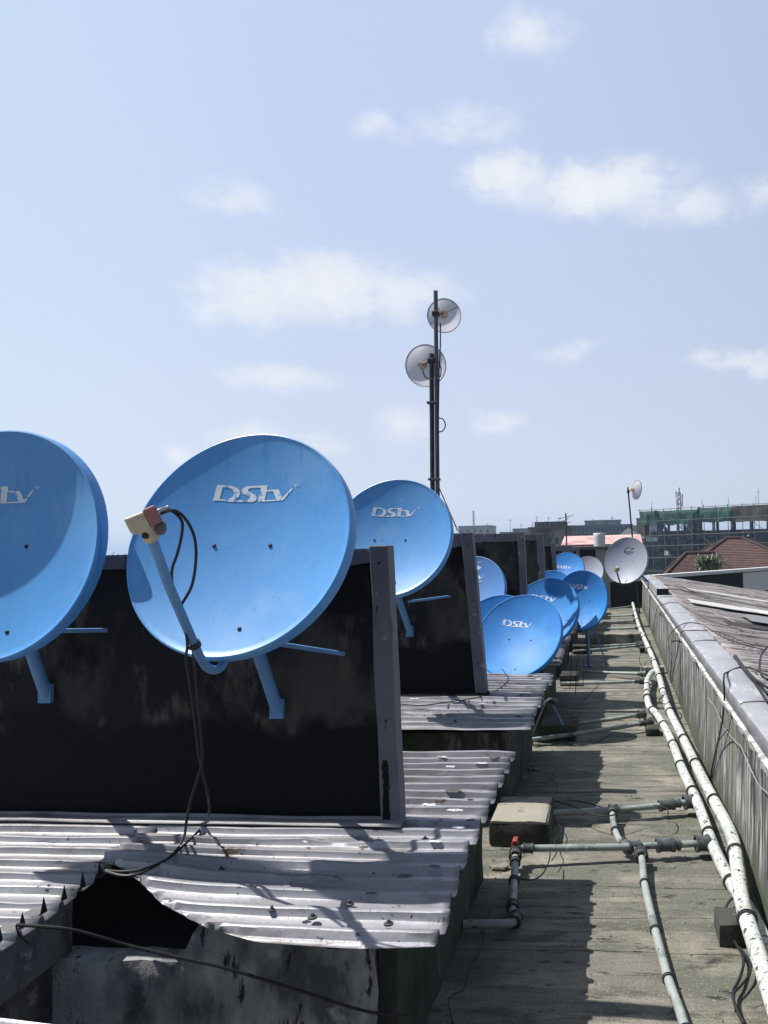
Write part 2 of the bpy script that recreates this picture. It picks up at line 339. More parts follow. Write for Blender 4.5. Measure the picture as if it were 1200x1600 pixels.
# ------------------------------------------------------------------ setting: floor of the channel, ground
def felt_floor():
    mb = MB(); ys = [-1.5]
    while ys[-1] < 18.45: ys.append(min(ys[-1] + .36 * (.6 + .9 * random.random()), 18.45))
    xs = [-4 + .09 * i for i in range(52)]
    def wob(x, i): return (.05 * nz(x * .9, i * 3.3) + .012 * nz(x * 6, i * 7.1) + .035 * x * (1 if i % 3 else -.4)) if 0 < i < len(ys) - 1 else 0
    for i in range(len(ys) - 1):
        o = len(mb.v)
        for x in xs:
            y0, y1 = ys[i] + wob(x, i), ys[i + 1] + wob(x, i + 1)
            for k in range(5):
                t = k / 4; y = y0 + (y1 + .010 - y0) * t
                z = .0018 - .0018 * t + .004 * nz(x * 2.2, y * 2.2, 1.) + .0015 * nz(x * 9, y * 9, 4.)
                mb.v.append(V((x, y, z)))
        for a in range(len(xs) - 1):
            for k in range(4):
                p = o + a * 5 + k; mb.f.append([p, p + 5, p + 6, p + 1]); mb.sm.append(True)
            p, q = o + a * 5, o + (a + 1) * 5                        # the lap's front edge
            e = len(mb.v); mb.v += [mb.v[p] - V((0, 0, .0035)), mb.v[q] - V((0, 0, .0035))]
            mb.f.append([e, e + 1, q, p]); mb.sm.append(False)
    tag(mb.build('flat_roof_floor', 'felt'), kind='structure')
felt_floor()
g = MB().add([(-1500, -100, -9), (1500, -100, -9), (1500, 1700, -9), (-1500, 1700, -9)], [(0, 1, 2, 3)])
tag(g.build('ground', 'ground'), kind='structure')

# ------------------------------------------------------------------ corrugated sheets
PROF = [(0, 0), (.10, .04), (.50, .0), (.56, .12), (.63, .92), (.69, 1), (.77, 1), (.83, .92), (.90, .12)]
def corr(x0f, x1f, y0, y1, zf, pitch=.08, amp=.017, dx=.04, seed=0., clampf=None, dent=.005, phase=0.):
    rows = []; k = 0
    while True:
        done = False
        for (t, h) in PROF:
            y = y0 + (k + t - phase) * pitch
            if y < y0: continue
            if y > y1: done = True; break
            rows.append((y, h, k))
        if done: break
        k += 1
    mb = MB(); n = None
    for (y, h, k) in rows:
        a, b = x0f(y, k), x1f(y, k)
        if n is None: n = max(4, int((b - a) / dx))
        for i in range(n + 1):
            x = a + (b - a) * i / n
            yy = y + .006 * nz(x * 1.3, k * .7, seed) + .003 * nz(x * 5, k * 2.3, seed + 3)
            hh = h * (1 + .25 * nz(x * 3, k * 1.9, seed))
            if clampf is not None and yy < clampf(x): yy = clampf(x); hh = .2
            z = zf(x, yy) + amp * hh + dent * nz(x * 2.1, yy * 2.1, seed) + dent * .6 * nz(x * 6.5, yy * 8, seed + 9)
            c = nz(x * 2.6, k * 5.7, seed + 21)
            if c > .42: z -= (c - .42) * .05 * h                     # a trodden rib
            mb.v.append(V((x, yy, z)))
    m = n + 1
    for r in range(len(rows) - 1):
        for i in range(n):
            mb.f.append([r * m + i, r * m + i + 1, (r + 1) * m + i + 1, (r + 1) * m + i]); mb.sm.append(True)
    return mb
def patch(parent, x, y, z, s, m, name='sealant_patch'):
    mb = MB(); n = 11; a0 = random.random() * 6; s *= .62; st = .35 + .4 * random.random()
    ring = []
    for j in range(n):
        a = a0 + 2 * math.pi * j / n; r = s * (.6 + .7 * random.random())
        ring.append(V((x + r * math.cos(a), y + r * math.sin(a) * st, z + .001 + .003 * random.random())))
    top = V((x, y, z + .005))
    mb.add(ring + [top], [(j, (j + 1) % n, n) for j in range(n)], True)
    return mb.build(name, m, parent)
def screw(parent, x, y, z, r=.011):
    mb = MB(); X, Y, Z = V((1, 0, 0)), V((0, 1, 0)), V((0, 0, 1))
    mb.lathe((x, y, z), X, Y, Z, [(0, .004), (r * .45, .004), (r * .45, .001), (r, 0), (r * 1.05, -.004)], 14)
    mb.lathe((x, y, z + .004), X, Y, Z, [(0, .006), (r * .4, .005), (r * .42, 0)], 6)
    return mb.build('roofing_screw', 'coupling', parent)

WALLS = [  # y, x of right edge at top / at base, top z, post width, beam height
    (2.66, -.800, -.772, 1.557, .068, .062), (4.93, -.927, -.850, 1.637, .074, .085), (7.20, -.862, -.835, 1.670, .064, .085),
    (9.50, -.896, -.885, 1.682, .085, .075), (11.8, -.945, -.885, 1.572, .060, .05), (14.1, -.806, -.80, 1.515, .19, .09), (16.4, -.788, -.785, 1.478, .07, .08)]
FR = [(2.02, 3.66), (4.29, 5.86), (6.55, 8.15), (8.85, 10.45), (11.1, 12.75), (13.4, 15.05), (15.7, 17.3)]
ORDW = ['nearest black panel wall in a grey frame behind the two big front dishes', 'second black panel wall, behind the dish between the front wall and the tall mast',
        'black panel wall behind the blue dish with the faint swoosh emblem', 'black panel wall with a broad grey post behind the row of lower blue dishes',
        'short black panel wall with a leaning thin post farther along the roof', 'low far panel wall with a wide pale post near the end of the roof', 'last small panel wall before the stained pillar at the roof end']
ORDR = ['nearest corrugated metal roof, dented and torn open at its front left', 'corrugated metal roof below the second black wall, black gap under its front edge',
        'corrugated metal roof behind the large low blue dish', 'corrugated metal roof strip beside the middle blue dishes', 'far corrugated roof strip behind the deep blue dish in half shade',
        'farther corrugated roof strip under the small far blue dish', 'last corrugated roof strip under the small grey dish']
ORDC = ['nearest mossy concrete base under the torn metal roof', 'mossy concrete base under the second metal roof beside the leaning black vent pipe', 'dark concrete base under the third metal roof',
        'dark concrete base under the fourth metal roof', 'dark concrete base under the fifth metal roof', 'dark concrete base under the sixth metal roof', 'dark concrete base under the last metal roof']

def base_z(k, x, y):
    F, Rr = FR[k]; W = WALLS[k][0]
    if y < W: z = .525 + .055 * max(0, (y - F) / (W - F))
    else: z = .582 - .012 * (y - W) / (Rr - W)
    return z - .012 * (x + .5) * .6
def front_edge(x):
    pts = [(-4, 2.30), (-1.60, 2.31), (-1.50, 2.25), (-1.33, 2.141), (-1.15, 2.06), (-.985, 2.016), (-.703, 2.008), (-.3, 2.04)]
    for (a, b), (c, d) in zip(pts, pts[1:]):
        if x <= c: return b + (d - b) * (x - a) / (c - a)
    return 2.04

def wall(k):
    y, xt, xb, zt, pw, bh = WALLS[k]; zb = base_z(k, -1, y) - .02
    if k == 0: zb -= .0
    t = thing('panel_wall', (xb, y, zb), ORDW[k], 'wall')
    XL = -4.0 if k == 0 else -2.6
    def xe(z, off=0.): return xb + (xt - xb) * (z - zb) / (zt - zb) - off
    # black rendered panel, uneven
    mb = MB(); nx, nzc = 40, 16; f, b = [], []
    for i in range(nx + 1):
        for j in range(nzc + 1):
            z = zb + .004 + (zt - bh - .002 - zb - .004) * j / nzc; x = XL + (xe(z, pw - .004) - XL) * i / nx
            f.append(V((x, y + .016 + .006 * nz(x * 3, z * 3, k) + .003 * nz(x * 11, z * 11, k), z)))
    m = nzc + 1
    mb.add(f, [(i * m + j, (i + 1) * m + j, (i + 1) * m + j + 1, i * m + j + 1) for i in range(nx) for j in range(nzc)], True)
    mb.add([(XL, y + .064, zb), (xe(zb, .004), y + .064, zb), (xe(zt - .01, .004), y + .064, zt - .01), (XL, y + .064, zt - .01)], [(0, 3, 2, 1)])
    mb.build('panel', 'bitumen', t)
    # top beam with an irregular lower edge
    mb = MB(); n = 36
    for i in range(n + 1):
        x = XL + (xe(zt, pw + .002) - XL) * i / n
        lo = zt - bh + .008 * nz(x * 4, k * 3.) + (.004 if i % 7 else -.004)
        mb.v += [V((x, y - .004, lo)), V((x, y - .004, zt - .006 + .002 * nz(x * 5, 2.))), V((x, y + .062, zt - .006 + .002 * nz(x * 5, 2.))), V((x, y + .062, lo))]
    for i in range(n):
        a, b = 4 * i, 4 * i + 4
        for j in range(4): mb.f.append([a + j, b + j, b + (j + 1) % 4, a + (j + 1) % 4]); mb.sm.append(False)
    mb.f.append([0, 1, 2, 3]); mb.f.append([4 * n + 3, 4 * n + 2, 4 * n + 1, 4 * n]); mb.sm += [False] * 2
    mb.build('top_beam', 'frame', t)
    # end post, a little out of true
    mb = MB(); n = 14
    for i in range(n + 1):
        z = zb + (zt + .004 - zb) * i / n; w = .0025 * nz(z * 5, k * 2.)
        x1 = xe(z) + w; x0 = xe(z, pw) + .006 * nz(z * 4, k * 5., 3.)
        mb.v += [V((x0, y - .012, z)), V((x1, y - .012, z)), V((x1, y + .066, z)), V((x0, y + .066, z))]
    for i in range(n):
        a, b = 4 * i, 4 * i + 4
        for j in range(4): mb.f.append([a + j, a + (j + 1) % 4, b + (j + 1) % 4, b + j]); mb.sm.append(False)
    mb.f.append([3, 2, 1, 0]); mb.f.append([4 * n, 4 * n + 1, 4 * n + 2, 4 * n + 3]); mb.sm += [False] * 2
    post = mb.build('end_post', 'frame', t, bevel=.004)
    if k < 3:
        for z in ((1.50, .95, .72) if k == 0 else (1.56, 1.2, .8)):
            q = MB(); q.lathe((xe(z, pw * .5), y - .012, z), (1, 0, 0), (0, 0, 1), (0, -1, 0), [(0, .003), (.005, .003), (.006, -.002)], 10)
            q.build('fixing_hole', 'black', post)
    if k == 0:   # torn strip of bitumen at the foot of the post
        q = MB(); ln = 22
        for i in range(ln + 1):
            z = .605 + .21 * i / ln; xc = -.818 + .010 * nz(z * 9, 1.); w = (.024 - .012 * i / ln) * (.55 + .9 * abs(nz(z * 31, 7.))) + .002
            q.v += [V((xc - w, 2.6465, z)), V((xc + w * (.5 + abs(nz(z * 23, 3.))), 2.6465, z))]
        q.f = [[2 * i, 2 * i + 1, 2 * i + 3, 2 * i + 2] for i in range(ln)]; q.sm = [False] * ln
        q.build('tar_stain', 'bitumen', post)

def roof(k):
    F, Rr = FR[k]; W = WALLS[k][0]; XL = -4.0
    root = thing('corrugated_roof', (-1.5, (F + Rr) / 2, .52), ORDR[k], 'roof')
    def xe(y, q): return -.50 + .010 * nz(q * 3.1, k * 4.) + (.006 if q % 2 else -.004) + (.02 * (nz(y * 3, k, 5.)))
    zf = lambda x, y: base_z(k, x, y)
    mt = 'roof' if k < 2 else 'roof2'
    if k == 0:
        def z0(x, y):
            z = base_z(0, x, y)
            d = (x + 1.58) ** 2 / .09 + (y - 2.24) ** 2 / .03
            z += .035 * math.exp(-d)
            if y < 2.25 and x > -1.45: z -= .10 * (2.25 - y) ** 2 / .06 * .25
            return z
        corr(lambda y, q: -1.655, xe, 1.995, W + .03, z0, .079, .021, .022, 1., front_edge, .005).build('roof_sheet', mt, root, solid=.002, merge=.0004)
        corr(lambda y, q: XL, lambda y, q: -1.625 + .012 * nz(q * 5.) + .05 * (2.3 - y) * .25, 1.30, W + .03, lambda x, y: base_z(0, x, max(y, 2.02)) - .004, .079, .021, .06, 2., None, .004, .3).build('roof_sheet', mt, root, solid=.002)
        for i in range(7):     # bent-up rib ends along the tear
            y = 1.80 + .079 * i + .02; x = -1.625 + .015 * nz(i * 3.); h = .012 + .02 * random.random()
            q = MB(); q.add([(x, y - .010, .555), (x + .004, y + .012, .555), (x - .004 + .006 * random.random(), y + .004, .575 + h)], [(0, 1, 2)])
            q.build('bent_rib_end', 'dark', root, solid=.002)
    else:
        corr(lambda y, q: XL, xe, F, W + .03, zf, .085, .022, .045 if k < 3 else .08, k * 3., None, .006).build('roof_sheet', mt, root, solid=.002)
    corr(lambda y, q: XL, xe, W - .01, Rr, lambda x, y: zf(x, y) - .008, .098, .026, .045 if k < 3 else .08, k * 3. + 1.5, None, .006).build('roof_sheet', mt, root, solid=.002)
    # flashing at the foot of the wall
    fl = MB(); n = 40; xr = WALLS[k][2] + .015
    for i in range(n + 1):
        x = XL + (xr - XL) * i / n; zz = base_z(k, x, W) + .02 + .004 * nz(x * 4, k)
        fl.v += [V((x, W - .060 - .01 * nz(x * 2, k), zz)), V((x, W - .012, zz + .006)), V((x, W - .010, zz + .016 + .005 * nz(x * 3, k, 2.))),]
    for i in range(n):
        for j in range(2): fl.f.append([3 * i + j, 3 * i + 3 + j, 3 * i + 4 + j, 3 * i + 1 + j]); fl.sm.append(True)
    fl.build('flashing', 'roof2' if k == 0 else 'bitumen', root, solid=.002)
    if k == 0:
        P = [(-1.62, 2.50, .03, 0), (-1.78, 2.33, .045, 0), (-1.05, 2.50, .02, 0), (-.84, 2.47, .03, 1), (-1.30, 2.44, .018, 0), (-.66, 2.30, .04, 1), (-.58, 2.36, .03, 1), (-.62, 2.52, .035, 0), (-.56, 2.62, .035, 0), (-.9, 2.10, .02, 1),
             (-.60, 2.78, .05, 0), (-.72, 2.83, .05, 0), (-.58, 2.92, .035, 1), (-.66, 3.0, .05, 1), (-.56, 3.08, .03, 1), (-.69, 3.15, .05, 1), (-.60, 3.27, .05, 1), (-.75, 3.34, .04, 0), (-.62, 3.40, .045, 0), (-.82, 3.5, .04, 0), (-.58, 3.5, .05, 1), (-.53, 2.68, .03, 1), (-.73, 2.20, .03, 1)]
        for (x, y, s, d) in P: patch(root, x, y, base_z(0, x, y) + .018, s, 'patchdark' if d else 'patch')
        for (x, y) in [(-.86, 2.09), (-.99, 2.12), (-.64, 2.07), (-1.72, 2.20), (-.78, 2.16), (-1.25, 2.33), (-.66, 2.55)]: screw(root, x, y, base_z(0, x, y) + .012, .013 if x > -.9 else .010)
    elif k == 1:
        for (x, y, s, d) in [(-1.08, 4.52, .06, 1), (-1.02, 4.76, .05, 0), (-.85, 4.72, .045, 0), (-.68, 4.8, .05, 1), (-1.30, 4.82, .05, 0), (-.62, 5.2, .06, 1), (-.70, 5.42, .09, 1), (-.58, 5.5, .05, 0), (-.66, 5.65, .05, 1), (-.6, 4.5, .04, 0), (-.57, 5.05, .05, 1)]:
            patch(root, x, y, base_z(1, x, y) + .018, s, 'patchdark' if d else 'patch')
        for (x, y) in [(-.6, 4.36), (-.95, 4.4)]: screw(root, x, y, base_z(1, x, y) + .012)
    elif k == 2:
        for (x, y, s, d) in [(-.6, 7.6, .06, 1), (-.56, 7.9, .06, 0), (-.62, 6.8, .06, 0)]: patch(root, x, y, base_z(2, x, y) + .018, s, 'patchdark' if d else 'patch')

def curb(k):
    F, Rr = FR[k]
    if k == 0:
        t = thing('concrete_plinth', (-.66, 2.3, 0), ORDC[0], 'plinth')
        fw = rough_box(-2.2, -.72, 2.215, 2.30, 0, .475, .04, .007, 1.)
        for v in fw.v:
            q = min(1, max(0, (-1.26 - v.x) / .06)); v.z *= 1 - q * (.27 + .03 * nz(v.x * 8, 4.))
        fw.build('front_wall', 'conc', t)
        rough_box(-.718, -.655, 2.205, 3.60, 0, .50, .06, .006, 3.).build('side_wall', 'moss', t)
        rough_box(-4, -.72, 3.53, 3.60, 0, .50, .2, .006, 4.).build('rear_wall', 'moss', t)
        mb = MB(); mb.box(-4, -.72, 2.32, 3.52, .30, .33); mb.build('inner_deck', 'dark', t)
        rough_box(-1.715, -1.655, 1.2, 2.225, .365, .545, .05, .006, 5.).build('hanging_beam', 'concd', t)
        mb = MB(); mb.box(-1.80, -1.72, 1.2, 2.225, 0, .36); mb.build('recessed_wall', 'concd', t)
        mb = MB(); mb.box(-.865, -.825, 2.203, 2.2145, .40, .47); mb.build('dark_notch', 'dark', t)  # black slab painted in for a small dark hole in the front wall
    else:
        mb = rough_box(-4, -.66, F + .12, Rr - .05, 0, .485 if k else .5, .10 if k == 1 else .25, .008, k * 2.)
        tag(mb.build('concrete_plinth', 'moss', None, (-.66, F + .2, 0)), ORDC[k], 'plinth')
for k in range(7): curb(k); roof(k); wall(k)

# the rear edge of the roof the camera's operator stands beside
rt = thing('corrugated_roof', (-1.5, 1.2, .56), 'corner of pale corrugated roof cut by the bottom left of the view', 'roof')
mb = corr(lambda y, q: -4, lambda y, q: -.5, .2, 1.58, lambda x, y: .548, .088, .018, .08, 40.)
for v in mb.v: v.y += -.10 * (v.x + 1.348) * (v.y > 1.0) * (v.y - 1.0) / .58
mb.build('roof_sheet', 'roof', rt, solid=.002)
mb = rough_box(-4, -.66, .25, 1.40, 0, .50, .2, .006, 61.); tag(mb.build('concrete_plinth', 'moss', None, (-.7, 1, 0)), 'concrete base under the roof corner at the bottom left', 'plinth')

# weathered blocks beside the bases
def blockobj(x0, x1, y0, y1, z0, z1, label, m='block', seed=0., lit_top=False):
    o = tag(rough_box(x0, x1, y0, y1, z0, z1, .035, .006, seed).build('concrete_block', m, None, ((x0 + x1) / 2, (y0 + y1) / 2, z0)), label, 'block')
    if lit_top: rough_box(x0 + .006, x1 - .012, y0 + .004, y1 - .006, z1 - .012, z1 + .008, .03, .005, seed + 5).build('lit_top_layer', 'lit_top', o)  # paler layer paints the sunlit top onto the dark mossy block
    return o
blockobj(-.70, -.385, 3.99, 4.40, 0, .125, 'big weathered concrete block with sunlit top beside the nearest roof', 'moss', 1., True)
blockobj(-.66, -.36, 6.10, 6.42, 0, .13, 'rounded mossy concrete block under the leaning vent pipe', 'moss', 2.)
blockobj(-.66, -.46, 8.45, 8.75, 0, .12, 'dark concrete block under two pipes beside the large low dish', 'moss', 3.)
blockobj(-.66, -.45, 10.85, 11.1, 0, .12, 'dark far concrete block beside the middle blue dishes', 'moss', 4.)
tag(rough_box(-.52, .40, 11.95, 12.35, 0, .15, .06, .008, 5.).build('concrete_beam', 'block', None, (0, 12.1, 0)), 'low concrete beam crossing the roof channel below the shaded blue dish', 'beam')
# ------------------------------------------------------------------ parapet on the right, with metal coping
def parapet():
    t = thing('parapet_wall', (.66, 9, 0), 'long low streaked parapet wall along the roof channel, capped with pale metal', 'wall')
    mb = MB(); ny, nzc = 260, 14; y0, y1 = .2, 18.42
    for i in range(ny + 1):
        y = y0 + (y1 - y0) * i / ny
        for j in range(nzc + 1):
            z = .715 * j / nzc
            mb.v.append(V((.588 - .035 * (1 - j / nzc) ** 2 + .006 * nz(y * 2.2, z * 2.2) + .003 * nz(y * 9, z * 9, 4.), y, z)))
    m = nzc + 1
    for i in range(ny):
        for j in range(nzc): mb.f.append([i * m + j, i * m + j + 1, (i + 1) * m + j + 1, (i + 1) * m + j]); mb.sm.append(True)
    mb.add([(.588, y0, .715), (.74, y0, .715), (.74, y1, .715), (.588, y1, .715), (.74, y0, 0), (.74, y1, 0)], [(0, 1, 2, 3), (1, 4, 5, 2)])
    mb.build('wall_body', 'streak', t)
    ys = [.2]
    while ys[-1] < 18: ys.append(min(18.42, ys[-1] + .95 + .5 * random.random()))
    for a, (p, q) in enumerate(zip(ys, ys[1:])):
        mb = MB(); n = 14; dz = .004 * (a % 2); tl = random.uniform(-.004, .004)
        for i in range(n + 1):
            y = p + (q + .03 - p) * i / n; w = .006 * nz(y * 2.3, 3.) ; u = .003 * nz(y * 5, 8.) + dz + tl * (i / n - .5)
            mb.v += [V((.560 + w, y, .694 + u + .006 * nz(y * 4, 9.))), V((.566 + w, y, .760 + u)), V((.584 + w, y, .770 + u)), V((.66, y, .774 + u + .003 * nz(y * 6, 2.))), V((.744 + w, y, .770 + u)), V((.750 + w, y, .735 + u))]
        for i in range(n):
            for j in range(5): mb.f.append([6 * i + j, 6 * i + 6 + j, 6 * i + 7 + j, 6 * i + 1 + j][::-1]); mb.sm.append(j in (1,))
        mb.build('coping_sheet', 'coping', t, solid=.002)
    mb = MB(); n = 420
    for i in range(n + 1):
        y = .2 + 18.2 * i / n; w = .5 + .5 * nz(y * 3.1, 5.) + .6 * nz(y * 11, 6.); w = min(1.9, max(.02, 1.15 * w))
        x0 = .586; mb.v += [V((x0, y, .660 - .026 * w)), V((x0 - .028 - .014 * w, y, .670 - .018 * w)), V((x0 - .036 - .013 * w, y, .6905)), V((x0 - .012, y, .700))]
    for i in range(n):
        for j in range(3): mb.f.append([4 * i + j, 4 * i + 1 + j, 4 * i + 5 + j, 4 * i + 4 + j]); mb.sm.append(True)
    mb.build('mortar_bead', 'mortar', t)
    tag(rough_box(.56, .735, 11.3, 14.2, .776, .875, .06, .005, 9.).build('capping_block', 'coping', None, (.64, 11.4, .776)), 'raised pale capping piece with a black end on the far parapet', 'capping')
    e = MB(); e.box(.562, .733, 11.285, 11.297, .782, .868); e.build('end_face', 'dark', bpy.data.objects['capping_block'])
parapet()

def right_roof():
    t = thing('lower_corrugated_roof', (2.4, 9, .5), 'wide old pinkish grey corrugated roof sloping away beyond the parapet', 'roof')
    segs = [(-1., 2.9, 0.), (2.85, 5.2, .012), (5.15, 7.55, .024), (7.65, 10.2, -.01), (10.15, 13.1, .012), (13.05, 18.3, .024)]
    for i, (a, b, dz) in enumerate(segs):
        zf = lambda x, y, dz=dz: .732 - .165 * (x - .75) + dz + .012 * nz(x * .7, y * .7, 3.)
        corr(lambda y, q: .752, lambda y, q: 6.2, a, b, zf, .105, .028, .12, 70. + i, None, .010).build('roof_sheet', 'rust', t, solid=.003)
    zf = lambda x, y: .732 - .165 * (x - .75)
    def strip(name, x0, x1, ya, yb, h, th, m, label, cat):
        mb = MB(); n = 16
        for i in range(n + 1):
            x = x0 + (x1 - x0) * i / n; y = ya + (yb - ya) * i / n; w = h * (.5 + .1 * nz(x * 3, ya)); z = zf(x, y) + .05 + .006 * nz(x * 2, ya)
            mb.v += [V((x, y - w, z)), V((x, y + w, z + .004)), V((x, y + w, z + th)), V((x, y - w, z + th))]
        for i in range(n):
            for j in range(4): mb.f.append([4 * i + j, 4 * i + 4 + j, 4 * i + 4 + (j + 1) % 4, 4 * i + (j + 1) % 4]); mb.sm.append(False)
        mb.f += [[3, 2, 1, 0], [4 * n, 4 * n + 1, 4 * n + 2, 4 * n + 3]]; mb.sm += [False] * 2
        tag(mb.build(name, m, None, (x0, ya, zf(x0, ya))), label, cat)
    strip('metal_strip', .95, 5.2, 10.5, 9.6, .75, .006, 'rustlight', 'long bleached white metal strip lying on the old corrugated roof', 'metal strip')
    strip('metal_sheet', 1.42, 4.5, 8.9, 8.7, .95, .006, 'greypan', 'flat grey metal sheet lying beside the bleached strip on the old roof', 'metal sheet')
    strip('shade_strip', 1.05, 5.6, 7.75, 7.5, .42, .008, 'gap_shade', 'dark flat strip standing in for the shaded gap in a seam of the old corrugated roof', 'shade_strip')  # near-black strip laid over the sheets in place of a shaded gap
    strip('metal_strip', 1.2, 5.6, 13.9, 12.2, .4, .006, 'rustlight', 'thin pale metal strip lying farthest away on the old roof', 'metal strip')
right_roof()

# ------------------------------------------------------------------ pipes
def coupling(parent, p, d, r, l, m='coupling', name='coupling'):
    d = V(d).normalized(); p = V(p); u = d.cross(V((0, 0, 1))).normalized(); w = d.cross(u)
    mb = MB(); mb.lathe(p, u, w, d, [(r * .9, -l / 2), (r * 1.14, -l / 2), (r * 1.14, -l * .32), (r, -l * .3), (r, l * .3), (r * 1.14, l * .32), (r * 1.14, l / 2), (r * .9, l / 2)], 18)
    return mb.build(name, m, parent)
def pipe(name, pts, r, m, label, cat='pipe', group=None, bands=(), coups=(), k=6, n=14, raw=False):
    c = pts if raw else spline(pts, k); c = [V(p) for p in c]
    t = thing(name, c[0], label, cat, group)
    MB().tube(c, r, n).build('tube', m, t)
    L = [0.]
    for a, b in zip(c, c[1:]): L.append(L[-1] + (b - a).length)
    def at(s):
        for i in range(len(L) - 1):
            if s <= L[i + 1]: q = (s - L[i]) / (L[i + 1] - L[i]); return c[i].lerp(c[i + 1], q), c[i + 1] - c[i]
        return c[-1], c[-1] - c[-2]
    for s in bands:
        p, d = at(s * L[-1]); coupling(t, p, d, r * 1.10, r * .55, 'coupling', 'band')
    for (s, rr, l) in coups:
        p, d = at(s * L[-1]); coupling(t, p, d, rr, l)
    return t
P2 = [(.345, 18.3, .12), (.34, 15.46, .12), (.35, 12.93, .12), (.40, 10.1, .12), (.412, 8.32, .12), (.40, 6.92, .12), (.441, 5.735, .12), (.471, 4.887, .122), (.49, 4.408, .125), (.512, 3.838, .13), (.482, 3.458, .132), (.451, 3.121, .128), (.445, 2.741, .125), (.443, 2.3, .12), (.44, 1.2, .12), (.44, .3, .12)]
pipe('drain_pipe', P2, .0315, 'pipew', 'long thick flaking white pipe next to the parapet, nearest part at the right edge', bands=[.13, .22, .3, .37, .44, .50, .555, .60, .65, .70, .735, .775, .815, .85, .885])
P1 = [(.37, 8.75, .10), (.335, 8.60, .10), (.27, 8.05, .10), (.244, 7.02, .10), (.30, 6.58, .10), (.354, 5.815, .10), (.379, 5.01, .095), (.411, 4.436, .085), (.43, 3.849, .06), (.462, 3.505, .044), (.50, 3.205, .042), (.512, 2.84, .042), (.515, 1.8, .042), (.515, .3, .042)]
pipe('drain_pipe', P1, .0295, 'pipew', 'thick flaking white pipe left of its twin, dipping beneath it near the front', bands=[.10, .17, .235, .30, .37, .43, .49, .56, .62])
rp = .0165
pipe('water_pipe', [(-.39, 4.32, .062), (.10, 4.42, .062), (.395, 4.49, .075)], rp, 'pipeg', 'grey green cross pipe from behind the big concrete block to the white pipes', group='thin cross pipes over the roof channel', coups=[(.42, .024, .05), (.80, .028, .09), (.87, .022, .05), (.965, .036, .06)])
t2 = pipe('water_pipe', [(-.515, 3.76, .085), (.0, 3.835, .07), (.42, 3.906, .066)], rp, 'pipeg', 'grey green cross pipe with a red valve at its left end', group='thin cross pipes over the roof channel', coups=[(.05, .022, .05), (.60, .026, .06), (.76, .030, .09), (.80, .024, .07), (.955, .036, .07)])
mb = MB(); mb.box(-.545, -.512, 3.742, 3.778, .072, .118); mb.build('valve_body', 'red', t2, bevel=.005)
mb = MB(); mb.box(-.540, -.517, 3.728, 3.790, .120, .132); mb.build('valve_handle', 'red', t2, bevel=.003)
tl = pipe('water_pipe', [(-.525, 3.735, .078), (-.505, 3.55, .06), (-.470, 3.22, .04), (-.452, 3.165, .036), (-.475, 3.13, .034), (-.56, 3.12, .034), (-.655, 3.115, .034)], .0175, 'pipel', 'short pale pipe dropping from the red valve to an elbow by the base', group='thin cross pipes over the roof channel', coups=[(.03, .028, .05), (.12, .023, .025), (.33, .022, .02), (.60, .024, .04), (.72, .025, .05)])
pipe('water_pipe', [(-.064, 4.345, .066), (-.060, 4.20, .066), (-.045, 4.04, .064), (-.02, 3.92, .062), (.03, 3.845, .062), (.055, 3.825, .064)], rp, 'pipel', 'short bent pale pipe joining the two nearest cross pipes', group='thin cross pipes over the roof channel', coups=[(.04, .025, .05), (.52, .021, .02), (.88, .026, .07)])
pipe('water_pipe', [(.072, 3.81, .066), (.078, 3.70, .058), (.084, 3.42, .045), (.131, 2.824, .032), (.166, 2.546, .03), (.20, 2.2, .03), (.27, 1.6, .03), (.33, 1.0, .03)], .0168, 'pipel', 'long pale pipe running down the sunlit floor towards the bottom right', group='thin cross pipes over the roof channel', coups=[(.02, .029, .05), (.115, .0195, .012), (.255, .0195, .012), (.37, .0195, .012), (.47, .0195, .012)])
CR = [((-.36, 6.47), (.20, 6.741), 'sunlit upper cross pipe of the pair beside the rounded mossy block'), ((-.70, 5.945), (.262, 6.457), 'long slanting cross pipe below the leaning black vent pipe'),
      ((-.44, 9.11), (.30, 8.762), 'cross pipe in partial shade just above a straight one, mid channel'), ((-.64, 8.333), (.27, 8.325), 'straight grey green cross pipe right of the large low dish'),
      ((-.64, 10.8), (.35, 11.172), 'lower pipe of the far pair in front of the concrete beam'), ((-.505, 11.248), (.35, 11.38), 'upper pipe of the far pair touching the concrete beam shade'),
      ((-.22, 13.556), (.33, 13.482), 'thin far cross pipe just behind the concrete beam'), ((-.30, 14.6), (.33, 14.75), 'faint far cross pipe beyond the deep blue dish'),
      ((-.25, 15.9), (.33, 15.8), 'thin pale cross pipe near the far end of the channel'), ((-.215, 17.6), (.34, 18.1), 'farthest cross pipe under the pale satellite dish')]
for i, (a, b, lab) in enumerate(CR):
    d = V((b[0] - a[0], b[1] - a[1], 0))
    pipe('water_pipe', [(a[0], a[1], .055), ((a[0] + b[0]) / 2, (a[1] + b[1]) / 2 - .01 * (i % 2), .060), (b[0], b[1], .075)], .0165 if i < 6 else .018, 'pipeg', lab, group='thin cross pipes over the roof channel',
         coups=[(.955, .034, .06), (.90, .022, .05)] if i < 6 else [(.97, .03, .06)])
vt = pipe('vent_pipe', [(-.715, 6.0, .0), (-.66, 6.0, .12), (-.585, 6.0, .29), (-.563, 6.0, .333), (-.535, 6.0, .345), (-.505, 6.0, .325)], .020, 'mastd', 'leaning black vent pipe with a hooked top beside the second roof', 'vent pipe', coups=[(.80, .026, .03), (.97, .025, .03)])
blockobj(.345, .452, 3.04, 3.20, 0, .09, 'small dark support block under the nearest white pipe', 'moss', 11.)
blockobj(.19, .30, 6.25, 6.42, 0, .064, 'small dark support block where the white pipe bends', 'moss', 12.)
